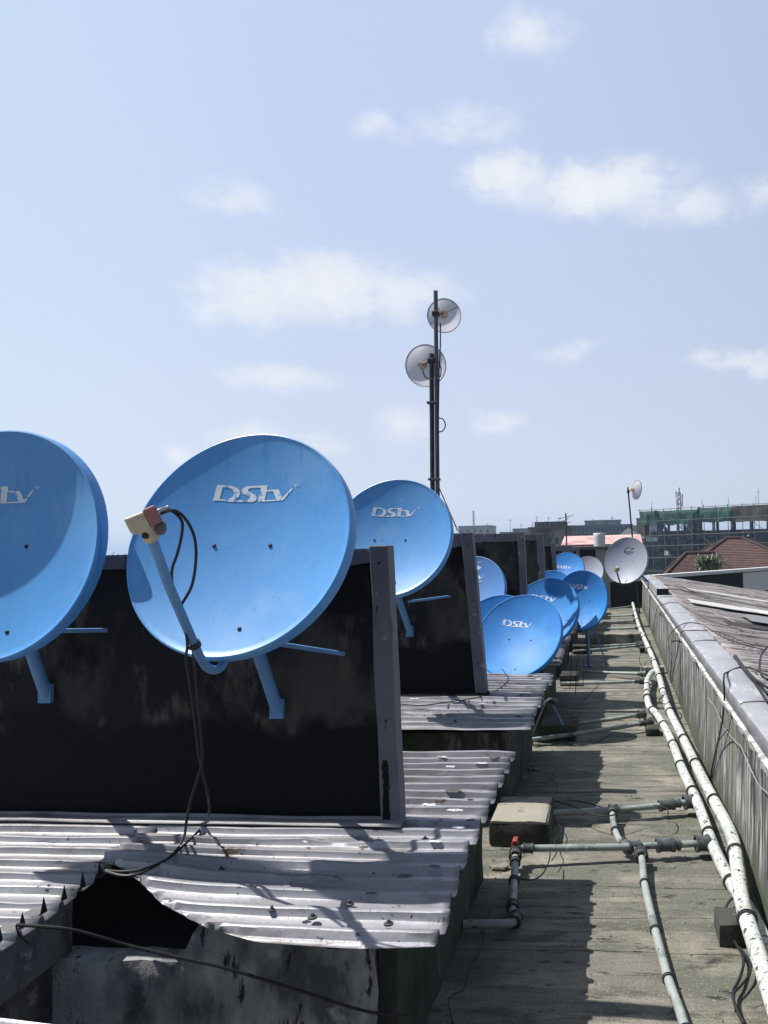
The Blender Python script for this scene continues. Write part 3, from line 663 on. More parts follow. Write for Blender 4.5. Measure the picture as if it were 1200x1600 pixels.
blockobj(.24, .52, 9.2, 9.32, 0, .083, 'flat support block across under the far white pipe', 'block', 13.)
blockobj(.28, .36, 10.9, 11.05, 0, .083, 'small far support block under the thick white pipe', 'moss', 14.)
gm = MB()                                                          # grit swept against the bases and lying about on the felt
for i in range(900):
    if i < 560: x, y = -.655 + abs(random.gauss(0, .05)), random.uniform(2.3, 9)
    else: x, y = random.uniform(-.6, .5), random.uniform(2.4, 8)
    s = random.uniform(.0015, .0055) * (1.4 if i < 60 else 1); z = .004
    a = random.random() * 6; u = V((math.cos(a), math.sin(a), 0)) * s; w = V((-math.sin(a), math.cos(a), 0)) * s * random.uniform(.5, 1); c = V((x, y, z))
    gm.add([c - u - w, c + u - w * .7, c + u * .8 + w, c - u * .9 + w, c + V((0, 0, s * .9))], [(0, 1, 4), (1, 2, 4), (2, 3, 4), (3, 0, 4)])
tag(gm.build('grit', 'block'), kind='stuff')
# small stones and scraps on the felt
for (x, y, s, lab) in [(-.60, 3.72, .03, 'crumbled mortar lump at the foot of the base by the lit gap'), (.30, 8.55, .06, 'crumpled pale rag beside the white pipes'), (-.62, 5.35, .025, 'small rubble lump in the shade under the roof edge')]:
    mb = MB(); bm = bmesh.new(); bmesh.ops.create_icosphere(bm, subdivisions=3, radius=s)
    for v in bm.verts:
        p = v.co.copy(); v.co += noise.noise_vector(p * 40 + V((x, y, 0)) * 9) * s * .5; v.co.z *= .45; v.co.x *= 1.5
    mb.add([v.co + V((x, y, s * .3)) for v in bm.verts], [[v.index for v in f.verts] for f in bm.faces], False); bm.free()
    tag(mb.build('rag' if 'rag' in lab else 'rubble_lump', 'patch' if 'rag' in lab else 'block', None, (x, y, 0)), lab, 'rag' if 'rag' in lab else 'rubble')

# ------------------------------------------------------------------ loose cables
def cable(pts, r, label, m='black', group=None, name='cable', k=5):
    c = spline(pts, k)
    return tag(MB().tube(c, r, 7).build(name, m, None, c[0]), label, 'cable', group)
CB={'lnbA':[(-1.222,1.97,1.663),(-1.204,1.984,1.67),(-1.179,1.999,1.642),(-1.186,2.013,1.603),(-1.208,2.028,1.55),(-1.232,2.042,1.506),(-1.239,2.057,1.452),(-1.229,2.071,1.397),(-1.219,2.086,1.333),(-1.222,2.1,1.286),(-1.249,2.14,1.244),(-1.245,2.162,1.13),(-1.246,2.184,1.032),(-1.246,2.206,0.933),(-1.235,2.228,0.832),(-1.243,2.25,0.768),(-1.462,2.608,0.6),(-1.434,2.447,0.6),(-1.421,2.324,0.6),(-1.45,2.248,0.6),(-1.508,2.227,0.6),(-1.564,2.235,0.6)],
'lnbB':[(-1.222,1.97,1.658),(-1.192,1.987,1.668),(-1.168,2.004,1.642),(-1.154,2.021,1.593),(-1.16,2.038,1.531),(-1.182,2.055,1.46),(-1.22,2.072,1.411),(-1.242,2.089,1.387),(-1.235,2.106,1.331),(-1.224,2.123,1.292),(-1.226,2.14,1.244),(-1.228,2.16,1.13),(-1.227,2.178,1.015),(-1.234,2.196,0.936),(-1.261,2.214,0.874),(-1.293,2.232,0.803),(-1.316,2.25,0.739),(-1.466,2.49,0.6),(-1.425,2.359,0.6),(-1.427,2.276,0.6),(-1.447,2.212,0.6),(-1.49,2.201,0.6),(-1.561,2.23,0.6)],
'front':[(-1.534,1.85,0.625),(-1.431,1.884,0.602),(-1.369,1.918,0.568),(-1.304,1.952,0.528),(-1.183,1.986,0.482),(-1.078,2.02,0.44),(-0.97,2.054,0.389),(-0.877,2.088,0.341),(-0.764,2.122,0.286),(-0.684,2.156,0.25),(-0.621,2.19,0.232)],
'frontb':[(-1.534,1.85,0.622),(-1.546,1.875,0.589),(-1.54,1.9,0.553)],
'par1':[(0.829,4.471,0.78),(0.757,4.79,0.78),(0.625,4.612,0.78),(0.55,4.212,0.82),(0.55,4.215,0.711),(0.55,4.357,0.543),(0.55,4.699,0.295),(0.55,5.018,0.05),(0.55,5.208,-0.136)],
'par2':[(1.007,5.494,0.78),(0.877,5.957,0.78),(0.804,6.501,0.78),(0.767,7.206,0.78),(0.651,7.394,0.78),(0.521,7.024,0.78),(0.55,8.584,0.513),(0.55,8.75,0.379),(0.55,8.388,0.291),(0.55,8.704,0.033),(0.55,9.165,-0.27)],
'par3':[(1.062,5.687,0.78),(0.949,5.875,0.78),(0.855,6.495,0.78),(0.785,6.689,0.78),(0.684,6.75,0.78),(0.551,6.718,0.78),(0.55,7.072,0.688),(0.55,7.337,0.567),(0.55,7.931,0.295),(0.55,8.628,-0.024),(0.55,9.729,-0.46)],
'par4':[(1.044,6.703,0.78),(0.876,7.538,0.78),(0.795,8.594,0.78),(0.758,9.675,0.78),(0.664,9.902,0.78),(0.588,9.713,0.78),(0.489,9.345,0.78),(0.55,11.245,0.569),(0.55,11.944,0.343),(0.55,12.758,0.053)],
'bun':[[(0.744,5.132,0.8),(0.726,4.597,0.8),(0.718,4.24,0.8),(0.708,3.838,0.8)],[(0.713,4.941,0.82),(0.693,4.325,0.82),(0.711,4.016,0.82),(0.72,3.895,0.82)],[(0.748,5.103,0.8),(0.711,4.36,0.8),(0.671,3.645,0.8)]],
'loop':[(0.965,5.17,0.85),(0.862,4.83,0.85),(0.771,4.394,0.85),(0.725,4.085,0.85),(0.732,3.954,0.85)],
'white1':[(0.56,5.102,0.535),(0.56,4.651,0.55),(0.56,4.386,0.519),(0.56,3.92,0.55),(0.56,3.777,0.571),(0.56,3.552,0.545),(0.56,3.321,0.532),(0.56,3.111,0.559)],
'par5':[(0.55,4.132,0.562),(0.55,4.559,0.387),(0.55,4.715,0.234),(0.55,5.201,-0.108),(0.55,5.533,-0.347)],
'low1':[(0.521,3.511,0.03),(0.467,3.428,0.03),(0.42,3.344,0.03),(0.393,3.243,0.03),(0.386,3.138,0.03),(0.405,3.018,0.03),(0.415,2.906,0.03),(0.38,2.781,0.03),(0.347,2.703,0.03),(0.344,2.614,0.03),(0.355,2.53,0.03)],
'low2':[(0.413,2.995,0.03),(0.434,2.907,0.03),(0.424,2.823,0.03),(0.38,2.743,0.03),(0.349,2.692,0.03),(0.341,2.596,0.03)],
'blk1':[(-0.703,4.272,0.13),(-0.621,4.327,0.13),(-0.535,4.36,0.13),(-0.415,4.422,0.1),(-0.3,4.338,0.1),(-0.189,4.218,0.1),(-0.103,4.171,0.1),(-0.035,4.202,0.1),(0.034,4.262,0.1)],
'blk2':[(-0.388,4.443,0.05),(-0.333,4.553,0.05),(-0.259,4.555,0.05),(-0.164,4.49,0.05),(-0.072,4.407,0.05)],
'pipeloop':[(-0.356,3.732,0.1),(-0.349,3.583,0.1),(-0.365,3.445,0.1),(-0.396,3.385,0.1),(-0.438,3.384,0.1),(-0.461,3.396,0.1)],
'pipeloop2':[(0.161,4.407,0.08),(0.229,4.366,0.08),(0.236,4.265,0.08),(0.201,4.187,0.08),(0.116,4.166,0.08),(0.032,4.183,0.08)],
'floorw':[(-0.452,5.353,0.012),(-0.464,5.121,0.012),(-0.41,4.909,0.012),(-0.437,4.749,0.012),(-0.436,4.555,0.012)],
'floorw2':[(-0.58,3.298,0.012),(-0.569,3.214,0.012),(-0.569,3.109,0.012),(-0.561,2.987,0.012),(-0.577,2.851,0.012),(-0.573,2.709,0.012),(-0.612,2.65,0.012),(-0.569,2.512,0.012)],
'blkw':[(-0.372,4.23,0.05),(-0.338,4.146,0.05),(-0.331,4.056,0.05),(-0.355,3.935,0.05),(-0.333,3.822,0.05),(-0.349,3.707,0.05)],
'roofw2':[(-1.354,4.643,0.6),(-1.192,4.601,0.6),(-1.055,4.691,0.6),(-0.934,4.784,0.6),(-0.839,4.945,0.6),(-0.795,5.21,0.6),(-0.798,5.506,0.6),(-0.899,5.904,0.6)],
'hang':[[(-0.375,6.3,0.768),(-0.39,6.3,0.613),(-0.399,6.3,0.459),(-0.412,6.3,0.366)],[(-0.292,6.5,0.689),(-0.302,6.5,0.529),(-0.311,6.5,0.381)],[(-0.32,6.2,0.704),(-0.345,6.2,0.526),(-0.36,6.2,0.349)]],
'fl3':[(-0.175,8.858,0.012),(-0.297,8.103,0.012),(-0.397,7.408,0.012),(-0.499,6.676,0.012),(-0.572,6.236,0.012)],
'fl4':[(-0.39,9.79,0.012),(-0.18,9.204,0.012),(0.078,8.845,0.012),(0.225,8.921,0.012)],
'fl5':[(-0.075,6.336,0.012),(-0.183,6.073,0.012),(-0.302,5.941,0.012),(-0.428,5.998,0.012)],
'coil':[[(0.25,9.189,0.1),(0.243,9.69,0.1),(0.293,10.244,0.1),(0.363,10.122,0.1)],[(0.381,7.198,0.15),(0.336,6.912,0.15),(0.383,6.775,0.15),(0.442,6.993,0.15),(0.411,7.227,0.15),(0.357,6.995,0.15)]],
'rr':[[(0.784,17.322,0.72),(1.133,14.626,0.72),(1.304,11.929,0.72),(1.528,10.828,0.72),(1.794,9.52,0.72)],[(0.737,17.528,0.74),(0.95,15.476,0.74),(1.11,12.437,0.74),(1.286,10.978,0.74)]],
'thin':[(1.087,9.447,0.7),(1.181,8.423,0.7),(1.195,7.557,0.7),(1.061,6.693,0.7),(1.074,6.287,0.7),(1.015,6.003,0.7)],
'guy':[(-1.719,7.43,2.134),(-1.495,7.2,1.703)],
'mastc':[(-1.674,7.43,3.767),(-1.679,7.43,3.543),(-1.696,7.43,3.288),(-1.71,7.43,2.906),(-1.724,7.43,2.526),(-1.737,7.43,2.179)],
'mloop':[(-1.712,7.43,2.824),(-1.667,7.43,2.809),(-1.643,7.43,2.751),(-1.67,7.43,2.695),(-1.715,7.43,2.684)],
'mc2':[(-1.856,7.4,3.302),(-1.832,7.4,3.237),(-1.794,7.4,3.21),(-1.762,7.4,3.208)],
'mc3':[(-1.694,7.4,3.377),(-1.67,7.4,3.312),(-1.678,7.4,3.23),(-1.704,7.4,3.206)],
'd10w':[[(0.176,14.0,0.889),(0.117,14.133,0.767),(0.078,14.267,0.585),(0.051,14.4,0.458)],[(0.29,14.0,0.852),(0.22,14.2,0.703),(0.181,14.4,0.456)]]}

cable(CB['front'], .0042, 'black cable sagging across the shaded concrete face at the bottom left')
cable(CB['frontb'], .0022, 'short thin wire end hanging from the torn roof corner at the left')
G1 = 'black cables hanging over the parapet'
cable(CB['par1'], .0052, 'thick black cable arching off the coping nearest to us and down the wall', group=G1)
cable(CB['par2'], .0042, 'black cable curving over the middle of the parapet coping', group=G1)
cable(CB['par3'], .0042, 'black cable lying straight across the coping just nearer than the curved one', group=G1)
cable(CB['par4'], .004, 'thin far cable crossing the coping and falling to the white pipes', group=G1)
cable(CB['par5'], .003, 'thin wire slanting down the streaked parapet face to the pipes', group=G1)
for p, lab in zip(CB['bun'], ('uppermost black cable of the thick bundle on the near coping', 'middle black cable of the thick bundle on the near coping', 'lowest black cable of the thick bundle on the near coping')):
    cable(p, .0075, lab, group='cable bundle on the near coping')
cable(CB['loop'], .0065, 'black cable loop standing up at the right edge above the bundle')
cable(CB['white1'], .0022, 'thin pale wire hanging loose on the streaked parapet face', 'cablegrey')
cable(CB['low1'], .0055, 'black cable wandering beside the thick white pipe at the bottom right')
cable(CB['low2'], .0045, 'second black cable twisting with the longer one at the bottom right')
cable(CB['blk1'], .004, 'black cable lying over the big concrete block to the cross pipe')
cable(CB['blk2'], .0035, 'thin wire looping between concrete block and bent pipe')
cable(CB['pipeloop'], .003, 'thin wire looped under the pipe with the red valve')
cable(CB['pipeloop2'], .003, 'thin wire loop hanging on the cross pipe near the couplings')
cable(CB['floorw'], .002, 'thin crooked wire on the shaded floor behind the concrete block')
cable(CB['floorw2'], .002, 'thin wire on the dark floor at the foot of the nearest base')
cable(CB['blkw'], .0026, 'thin wire dangling at the right side of the big concrete block')
cable(CB['roofw2'], .0035, 'thin black wire lying on the second metal roof in front of its wall')
for p, lab in zip(CB['hang'], ('left wire of three hanging between low dish and floor', 'right wire of three hanging between low dish and floor', 'middle wire of three hanging between low dish and floor')):
    cable(p, .003, lab, group='wires hanging beside the low dish')
cable(CB['fl3'], .003, 'thin wire running diagonally over the shaded floor past the mossy block')
cable(CB['fl4'], .003, 'thin wire lying beside the straight cross pipe')
cable(CB['fl5'], .003, 'thin wire on the sunlit floor below the slanting cross pipe')
for p, lab in zip(CB['coil'], ('stiff wire hook left of the white pipe mid channel', 'small tangle of wire between the two white pipes')): cable(p, .0045, lab)
for p, lab in zip(CB['rr'], ('long thin cable running out over the old corrugated roof', 'shorter thin cable at the far end of the old corrugated roof')): cable(p, .006, lab)
cable(CB['thin'], .004, 'thin pale wire zigzagging on the old roof beside the coping', 'cablegrey')
# ------------------------------------------------------------------ satellite dishes
LOGO = [  # outlines (with holes) of the wordmark, in units of a 940-wide drawing
 ([(118,102),(215,103),(238,106),(300,116),(352,138),(383,170),(390,208),(375,245),(340,270),(345,276),(470,274),(505,264),(512,246),(480,226),(425,200),(408,178),(410,152),(432,132),(475,118),(712,120),(705,171),(845,173),(897,272),(1003,170),(1020,178),(910,300),(622,300),(608,282),(632,142),(512,140),(482,152),(478,168),(500,186),(570,222),(594,252),(585,284),(545,300),(345,293),(235,288),(225,279),(88,276)],
  [[(184,126),(165,263),(235,264),(290,250),(318,220),(324,185),(296,150),(238,127)], [(703,189),(688,285),(830,285),(780,189)]]),
]
TMK = [([(1038,135),(1064,135),(1064,141),(1055,141),(1052,166),(1045,166),(1048,141),(1037,141)], []), ([(1066,166),(1070,135),(1077,135),(1081,152),(1089,135),(1096,135),(1092,166),(1086,166),(1089,148),(1081,162),(1077,162),(1074,148),(1071,166)], [])]
def arc_shape(cx, cy, rx, ry, a0, a1, th, n=26):
    out, inn = [], []
    for i in range(n + 1):
        t = i / n; a = R(a0 + (a1 - a0) * t); w = th * math.sin(math.pi * min(1, max(0, t))) ** .8 + .6
        out.append((cx + (rx + w / 2) * math.cos(a), cy + (ry + w / 2) * math.sin(a))); inn.append((cx + (rx - w / 2) * math.cos(a), cy + (ry - w / 2) * math.sin(a)))
    return (out + inn[::-1], [])
EMB = [arc_shape(640, 230, 330, 190, 62, 300, 46), ([(690,150),(760,110),(850,70),(905,80),(925,110),(890,120),(830,135),(760,165)], [])]
OLD = [([(330,-215),(560,-262),(900,-290),(905,-278),(560,-240),(340,-190)], []), ([(400,-60),(560,-150),(760,-170),(900,-110),(820,-40),(560,20),(430,30)], []),
       ([(330,372),(950,372),(950,392),(330,392)], []), ([(330,470),(720,470),(720,490),(330,490)], [])]
def frame_of(yaw, tilt):
    g, t = R(yaw), R(tilt)
    n = V((math.sin(g) * math.cos(t), -math.cos(g) * math.cos(t), math.sin(t))); x = V((math.cos(g), math.sin(g), 0)); y = n.cross(x)
    if y.z < 0: y = -y
    return x, y, n
def shapes_on(parent, name, shapes, P, cx, cy, w, m, cuts=5, org=(550, 200)):
    me_v, me_f = [], []
    for outer, holes in shapes:
        polys = [[V(((a - org[0]) / 940 * w + cx, -(b - org[1]) / 940 * w + cy, 0)) for a, b in q] for q in [outer] + holes]
        flat = [p for q in polys for p in q]; tris = geometry.tessellate_polygon(polys); o = len(me_v)
        me_v += flat; me_f += [[i + o for i in t] for t in tris]
    me = bpy.data.meshes.new(name); me.from_pydata(me_v, [], me_f)
    bm = bmesh.new(); bm.from_mesh(me); bmesh.ops.subdivide_edges(bm, edges=bm.edges, cuts=cuts, use_grid_fill=True)
    mb = MB(); bm.verts.ensure_lookup_table()
    mb.add([P(v.co.x, v.co.y) for v in bm.verts], [[v.index for v in f.verts] for f in bm.faces], True); bm.free(); bpy.data.meshes.remove(me)
    return mb.build(name, m, parent)

def dish(c, D, yaw, tilt, label, m='blue', foot=None, stay=None, logo='word', lw=.296, lc=(-.045, .195), arm=None, tm=True, depth=.088, bolts=True, cat='satellite dish', seg=96, letterm='letter', lod=0, bc=(-.015, .025)):
    c = V(c); x, y, n = frame_of(yaw, tilt); Rr = D / 2 - .010; dep = depth * D / .75
    t = thing('satellite_dish', foot if foot else tuple(c), label, cat, 'satellite dishes on the roof')
    surf = lambda r: -dep * (1 - (r / Rr) ** 2)
    P = lambda a, b, h=.0012: c + x * a + y * b + n * (surf(math.hypot(a, b)) + h)
    prof = [(Rr * i / 22, surf(Rr * i / 22)) for i in range(23)] + [(Rr + .004, .0035), (Rr + .008, .002), (Rr + .010, -.004), (Rr + .010, -.042), (Rr + .006, -.044), (Rr + .004, -.012), (Rr - .01, -.012)] + [(Rr * i / 8, surf(Rr * i / 8) - .006) for i in range(7, -1, -1)]
    rf = MB().lathe(c, x, y, n, prof, seg).build('reflector', m, t)
    def bolt(a, b):
        q = MB(); q.lathe(P(a, b), x, y, n, [(0, .004), (.0055, .003), (.007, -.001)], 12); q.build('bolt', 'black', rf)
    if bolts:
        s = D / .75
        for a, b in (((bc[0] - .097) * s, .0), ((bc[0] + .097) * s, -.003), (bc[1] * s, -.280 * s)): bolt(a, b)
    if logo == 'word':
        shapes_on(rf, 'lettering', LOGO + (TMK if tm else []), lambda a, b: P(a, b), lc[0], lc[1], lw, letterm, 5 if lod == 0 else 3)
    elif logo == 'emblem':
        shapes_on(rf, 'emblem', EMB, lambda a, b: P(a, b), lc[0], lc[1], lw, letterm, 4)
        shapes_on(rf, 'lettering', LOGO, lambda a, b: P(a, b), lc[0] + .07 * lw, lc[1] - .10 * lw, lw * .62, letterm, 3)
    elif logo == 'old':
        shapes_on(rf, 'emblem', OLD, lambda a, b: P(a, b), lc[0], lc[1], lw, letterm, 5)
        shapes_on(rf, 'lettering', LOGO, lambda a, b: P(a, b), lc[0], lc[1], lw * .92, letterm, 3)
        shapes_on(rf, 'sticker', [([(0, 0), (40, 60), (30, 150), (-40, 170), (-50, 20)], [])], lambda a, b: P(a, b), lc[0] + .062, lc[1] - .20, lw, letterm, 2)
    # bracket behind the reflector and the leg that carries it
    mb = MB(); mb.obox(c - n * (dep + .035), (x, y, n), (.13 if lod == 0 else .1, .09, .03)); mb.build('back_bracket', 'leg', t, bevel=.006)
    if foot:
        b = c - n * (dep + .075) - y * .03 - x * (.10 if lod == 0 else 0); f = V(foot)
        mb = MB(); mb.tube([f, f.lerp(b, .5), b, b + (b - f).normalized() * .015], .0215 if lod == 0 else .020, 16); leg = mb.build('mounting_leg', 'leg', t)
        d = (f - b); q = MB(); q.obox(f - d.normalized() * .008, ((1, 0, 0), (0, 1, 0), (0, 0, 1)), (.024, .009, .034) if abs(d.y) > .04 and f.z > .6 else (.045, .045, .008)); q.build('foot_plate', 'leg', leg)
    if stay:
        s0, s1 = V(stay[0]), V(stay[1]); mb = MB(); mb.tube([s0, s1], .008, 8); mb.build('stay_bar', 'leg', t)
    if arm == 'big':
        p = lambda b, h, a=0.: c + x * a + y * b + n * h
        A = [p(-.30, -.062), p(-.365, -.058), p(-.400, -.036), p(-.412, 0.), p(-.408, .035), p(-.387, .076), p(-.241, .268), p(-.132, .392)]
        fa = MB().tube(spline(A[:5], 4) + A[5:], .0132, 14).build('feed_arm', 'leg', t)
        mb = MB(); q = p(-.360, .111); ax = (p(-.241, .268) - p(-.387, .076)).normalized()
        u = ax.cross(x).normalized(); mb.lathe(q, x, u, ax, [(.0145, -.009), (.018, -.008), (.018, .008), (.0145, .009)], 16); mb.build('cable_tie', 'black', fa)
        top = p(-.132, .392); hd = MB(); axl = ax
        hd.obox(top + axl * .012, (x, axl.cross(x), axl), (.0155, .017, .028)); hold = hd.build('holder', 'cream', fa, bevel=.006)
        q = MB(); q.lathe(top + axl * .0 - V((0, .0225, 0)) - x * .0, (1, 0, 0), (0, 0, 1), (0, -1, 0), [(0, .006), (.008, .005), (.009, -.002)], 12); q.build('knob', 'black', hold)
        a = V((.74, .50, .40)).normalized(); zz = V((-.25, -.15, .95)); zz = (zz - a * zz.dot(a)).normalized(); bb = zz.cross(a).normalized()
        o = V((-1.230, 1.913, 1.641))
        # receiver: a tapered cream housing, a maroon cap, a ringed feed mouth and two sockets
        mb = MB(); K = [(-.043, .014, .017, .003), (-.038, .018, .021, .0), (-.004, .020, .024, -.003), (.005, .020, .023, -.002)]
        for (s, hy, hz, dz) in K:
            for (i, j) in ((-1, -1), (-.6, -1.25), (.6, -1.25), (1, -1), (1, .8), (.8, 1), (-.8, 1), (-1, .8)): mb.v.append(o + a * s + bb * hy * i + zz * (hz * j + dz))
        for k in range(len(K) - 1):
            for j in range(8): mb.f.append([k * 8 + j, k * 8 + (j + 1) % 8, k * 8 + 8 + (j + 1) % 8, k * 8 + 8 + j]); mb.sm.append(False)
        mb.f += [list(range(8))[::-1], list(range(len(K) * 8 - 8, len(K) * 8))]; mb.sm += [False] * 2
        rc = mb.build('receiver', 'cream', t, bevel=.003)
        mb = MB(); mb.obox(o + a * .0215 + zz * .001, (a, bb, zz), (.0165, .022, .0245)); mb.build('receiver_cap', 'maroon', rc, bevel=.006)
        mb = MB(); e = a * .3 + (c - o).normalized(); e.normalize(); u = e.cross(zz).normalized(); w = u.cross(e)
        mb.lathe(o + a * .016 - zz * .031 + e * .002, u, w, e, [(0, .0), (.010, .0), (.011, .007), (.018, .009), (.019, .015), (.016, .016), (.013, .011), (0, .009)], 24); mb.build('feed_mouth', 'concd', rc)
        for s in (-.007, .008):
            mb = MB(); u = a.cross(bb).normalized(); mb.lathe(o + a * .049 + bb * s + zz * .008, bb, u, a, [(0, -.012), (.0048, -.012), (.0048, .004), (.004, .005), (.004, .016), (0, .017)], 14); mb.build('connector', 'steel', rc)
    elif arm == 'small':
        p = lambda b, h, a=0.: c + x * a + y * b + n * h
        fa = MB().tube([p(-.40, -.05, -.05), p(-.455, -.02, -.05), p(-.45, .02, -.05), p(-.36, .13, -.05), p(-.25, .22, -.05)], .014, 10).build('feed_arm', 'black', t)
        mb = MB(); ax = (p(-.05, -.05, -.05) - p(-.23, .24, -.05)).normalized(); u = ax.cross(x).normalized(); mb.lathe(p(-.23, .24, -.05), x, u, ax, [(0, -.05), (.026, -.045), (.028, .0), (.020, .02), (.042, .03), (.045, .055), (0, .055)], 20); rc = mb.build('receiver', 'cream', t)
        mb = MB(); mb.lathe(p(-.23, .24, -.05) - ax * .012, x, u, ax, [(.029, -.016), (.034, -.014), (.034, .014), (.029, .016)], 20); mb.build('receiver_cap', 'black', rc)
    return t

dish((-1.199, 2.35, 1.589), .760, -4, 20, 'big blue dish with a long feed arm, whole in the middle of the row', 'blue', (-1.213, 2.660, .985), ((-1.16, 2.47, 1.25), (-.968, 2.660, 1.182)), arm='big', depth=.054, lc=(0., .180), lw=.286, bc=(-.012, .05))
dish((-2.022, 2.33, 1.598), .765, -2.7, 8, 'big blue dish half in its own shadow, cut off by the left edge', 'blue', (-2.09, 2.660, 1.045), ((-2.0, 2.46, 1.30), (-1.855, 2.660, 1.278)), lc=(-.06, .176), depth=.066, bc=(-.03, .07))
dish((-1.335, 4.48, 1.620), .750, -4, 20, 'blue dish behind the front wall post, its lower left hidden', 'blue', (-1.35, 4.930, 1.003), ((-1.28, 4.65, 1.22), (-1.082, 4.930, 1.231)), lc=(-.013, .176), lw=.285, depth=.058, bc=(-.025, .05))
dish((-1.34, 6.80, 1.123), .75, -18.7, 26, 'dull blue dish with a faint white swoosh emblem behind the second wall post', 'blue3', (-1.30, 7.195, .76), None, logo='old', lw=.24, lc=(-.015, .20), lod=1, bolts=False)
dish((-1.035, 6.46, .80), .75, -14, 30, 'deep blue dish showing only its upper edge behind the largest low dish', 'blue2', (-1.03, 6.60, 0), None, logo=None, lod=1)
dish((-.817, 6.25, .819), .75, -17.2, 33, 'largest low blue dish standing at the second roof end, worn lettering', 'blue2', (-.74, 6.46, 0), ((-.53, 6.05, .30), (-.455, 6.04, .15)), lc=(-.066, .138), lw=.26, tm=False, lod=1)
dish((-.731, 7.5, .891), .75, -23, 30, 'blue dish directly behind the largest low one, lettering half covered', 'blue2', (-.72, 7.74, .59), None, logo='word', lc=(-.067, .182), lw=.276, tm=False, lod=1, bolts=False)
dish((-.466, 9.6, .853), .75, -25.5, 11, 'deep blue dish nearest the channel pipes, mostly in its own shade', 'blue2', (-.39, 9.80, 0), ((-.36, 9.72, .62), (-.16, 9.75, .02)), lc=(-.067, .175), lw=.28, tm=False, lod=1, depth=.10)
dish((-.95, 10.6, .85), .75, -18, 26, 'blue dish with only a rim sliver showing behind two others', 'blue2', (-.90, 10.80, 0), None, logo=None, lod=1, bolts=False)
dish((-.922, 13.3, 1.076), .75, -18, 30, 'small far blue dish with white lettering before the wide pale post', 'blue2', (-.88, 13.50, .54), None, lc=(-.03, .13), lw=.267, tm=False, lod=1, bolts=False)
dish((-.60, 15.0, .98), .70, -18, 25, 'small grey dish without lettering beside the stained pillar', 'dgrey', (-.56, 15.28, 0), None, logo=None, lod=1, bolts=False)
dish((.162, 14.3, 1.225), .879, -27, 13.9, 'pale grey white dish with a black crescent emblem on the far parapet', 'dwhite', (.60, 14.42, .776), ((.24, 14.42, .95), (.62, 14.5, .776)), logo='emblem', lw=.31, lc=(.0, .20), arm='small', letterm='letter_dark', lod=1)
G2 = 'twin cables from the front dish receiver'
cable(CB['lnbA'], .0042, 'black cable from the receiver, looping closer to the feed arm', group=G2)
cable(CB['lnbB'], .0042, 'black cable from the receiver, swinging wider in front of the dish', group=G2)

# ------------------------------------------------------------------ masts with round radio dishes
def radome_mat():
    m = M['radome']; nt = m.node_tree; N = nt.nodes; L = nt.links
    b = N['Principled BSDF']; tr = N.new('ShaderNodeBsdfTranslucent'); tr.inputs[0].default_value = (.88, .89, .94, 1)
    mx = N.new('ShaderNodeMixShader'); mx.inputs[0].default_value = .6
    L.new(b.outputs[0], mx.inputs[1]); L.new(tr.outputs[0], mx.inputs[2]); L.new(mx.outputs[0], N['Material Output'].inputs[0])
radome_mat()
tm_ = thing('antenna_mast', (-1.74, 7.45, .57), 'tall twin pole mast, one pole grey and one black, behind the third wall', 'mast')
MB().tube([(-1.742, 7.45, .56), (-1.738, 7.45, 2.2), (-1.720, 7.45, 4.10)], .0215, 14).build('grey_pole', 'mastg', tm_)
MB().tube([(-1.792, 7.45, .56), (-1.788, 7.45, 2.2), (-1.774, 7.45, 3.47)], .0235, 14).build('black_pole', 'mastd', tm_)
for z in (2.22, 2.98):
    mb = MB(); mb.box(-1.825, -1.712, 7.418, 7.432, z - .012, z + .012); mb.box(-1.825, -1.712, 7.468, 7.482, z - .012, z + .012); mb.build('pole_clamp', 'mastg', tm_, bevel=.003)
    MB().tube([(-1.818, 7.40, z), (-1.818, 7.50, z)], .006, 8).build('clamp_bolt', 'mastg', tm_)
def radio(name, c, Rr, yaw, tilt, pole, label, group, ribs=True):
    c = V(c); x, y, n = frame_of(yaw, tilt); t = thing('radio_dish', tuple(c - n * .1), label, 'radio dish', group)
    prof = [(Rr * i / 14, -Rr * .40 * (1 - (i / 14) ** 2)) for i in range(15)] + [(Rr + .006, 0), (Rr + .006, .012), (Rr, .012)] + [(Rr * i / 10, -Rr * .40 * (1 - (i / 10) ** 2) + .004) for i in range(10, -1, -1)]
    b = MB().lathe(c, x, y, n, prof, 64).build('bowl', 'radome', t)
    MB().lathe(c, x, y, n, [(Rr + .0065, -.004), (Rr + .0095, -.002), (Rr + .0095, .013), (Rr + .0065, .014)], 64).build('rim', 'mastg', b)
    if ribs:
        for a in (50, 150, 330):
            d = x * math.cos(R(a)) + y * math.sin(R(a)); pts = [c + d * (Rr * q) + n * (-Rr * .40 * (1 - q * q) - .005) for q in (.2, .4, .6, .8, .98)]
            MB().tube(pts, .004, 6).build('rib', 'mastg', b)
    h = c - n * (Rr * .40); mb = MB(); mb.lathe(h, x, y, n, [(0, -.075), (.030, -.073), (.034, -.06), (.034, -.03), (.046, -.028), (.046, .004), (0, .004)], 24); mb.build('hub', 'cream', t)
    p = V(pole); mb = MB(); mb.tube([h - n * .05, p], .012, 8); mb.build('mount_arm', 'mastg', t)
    mb = MB(); mb.box(p.x - .034, p.x + .034, p.y - .034, p.y + .034, p.z - .022, p.z + .022); mb.build('pole_bracket', 'mastd', t, bevel=.006)
G3 = 'round radio dishes on masts'
radio('radio_dish', (-1.694, 7.70, 3.925), .166, 188, 6, (-1.722, 7.45, 3.87), 'smaller translucent radio dish with ribs at the very top of the tall mast', G3)
radio('radio_dish', (-1.903, 7.72, 3.42), .208, 176, 10, (-1.776, 7.45, 3.40), 'larger smooth radio dish lower down on the tall twin mast', G3, False)
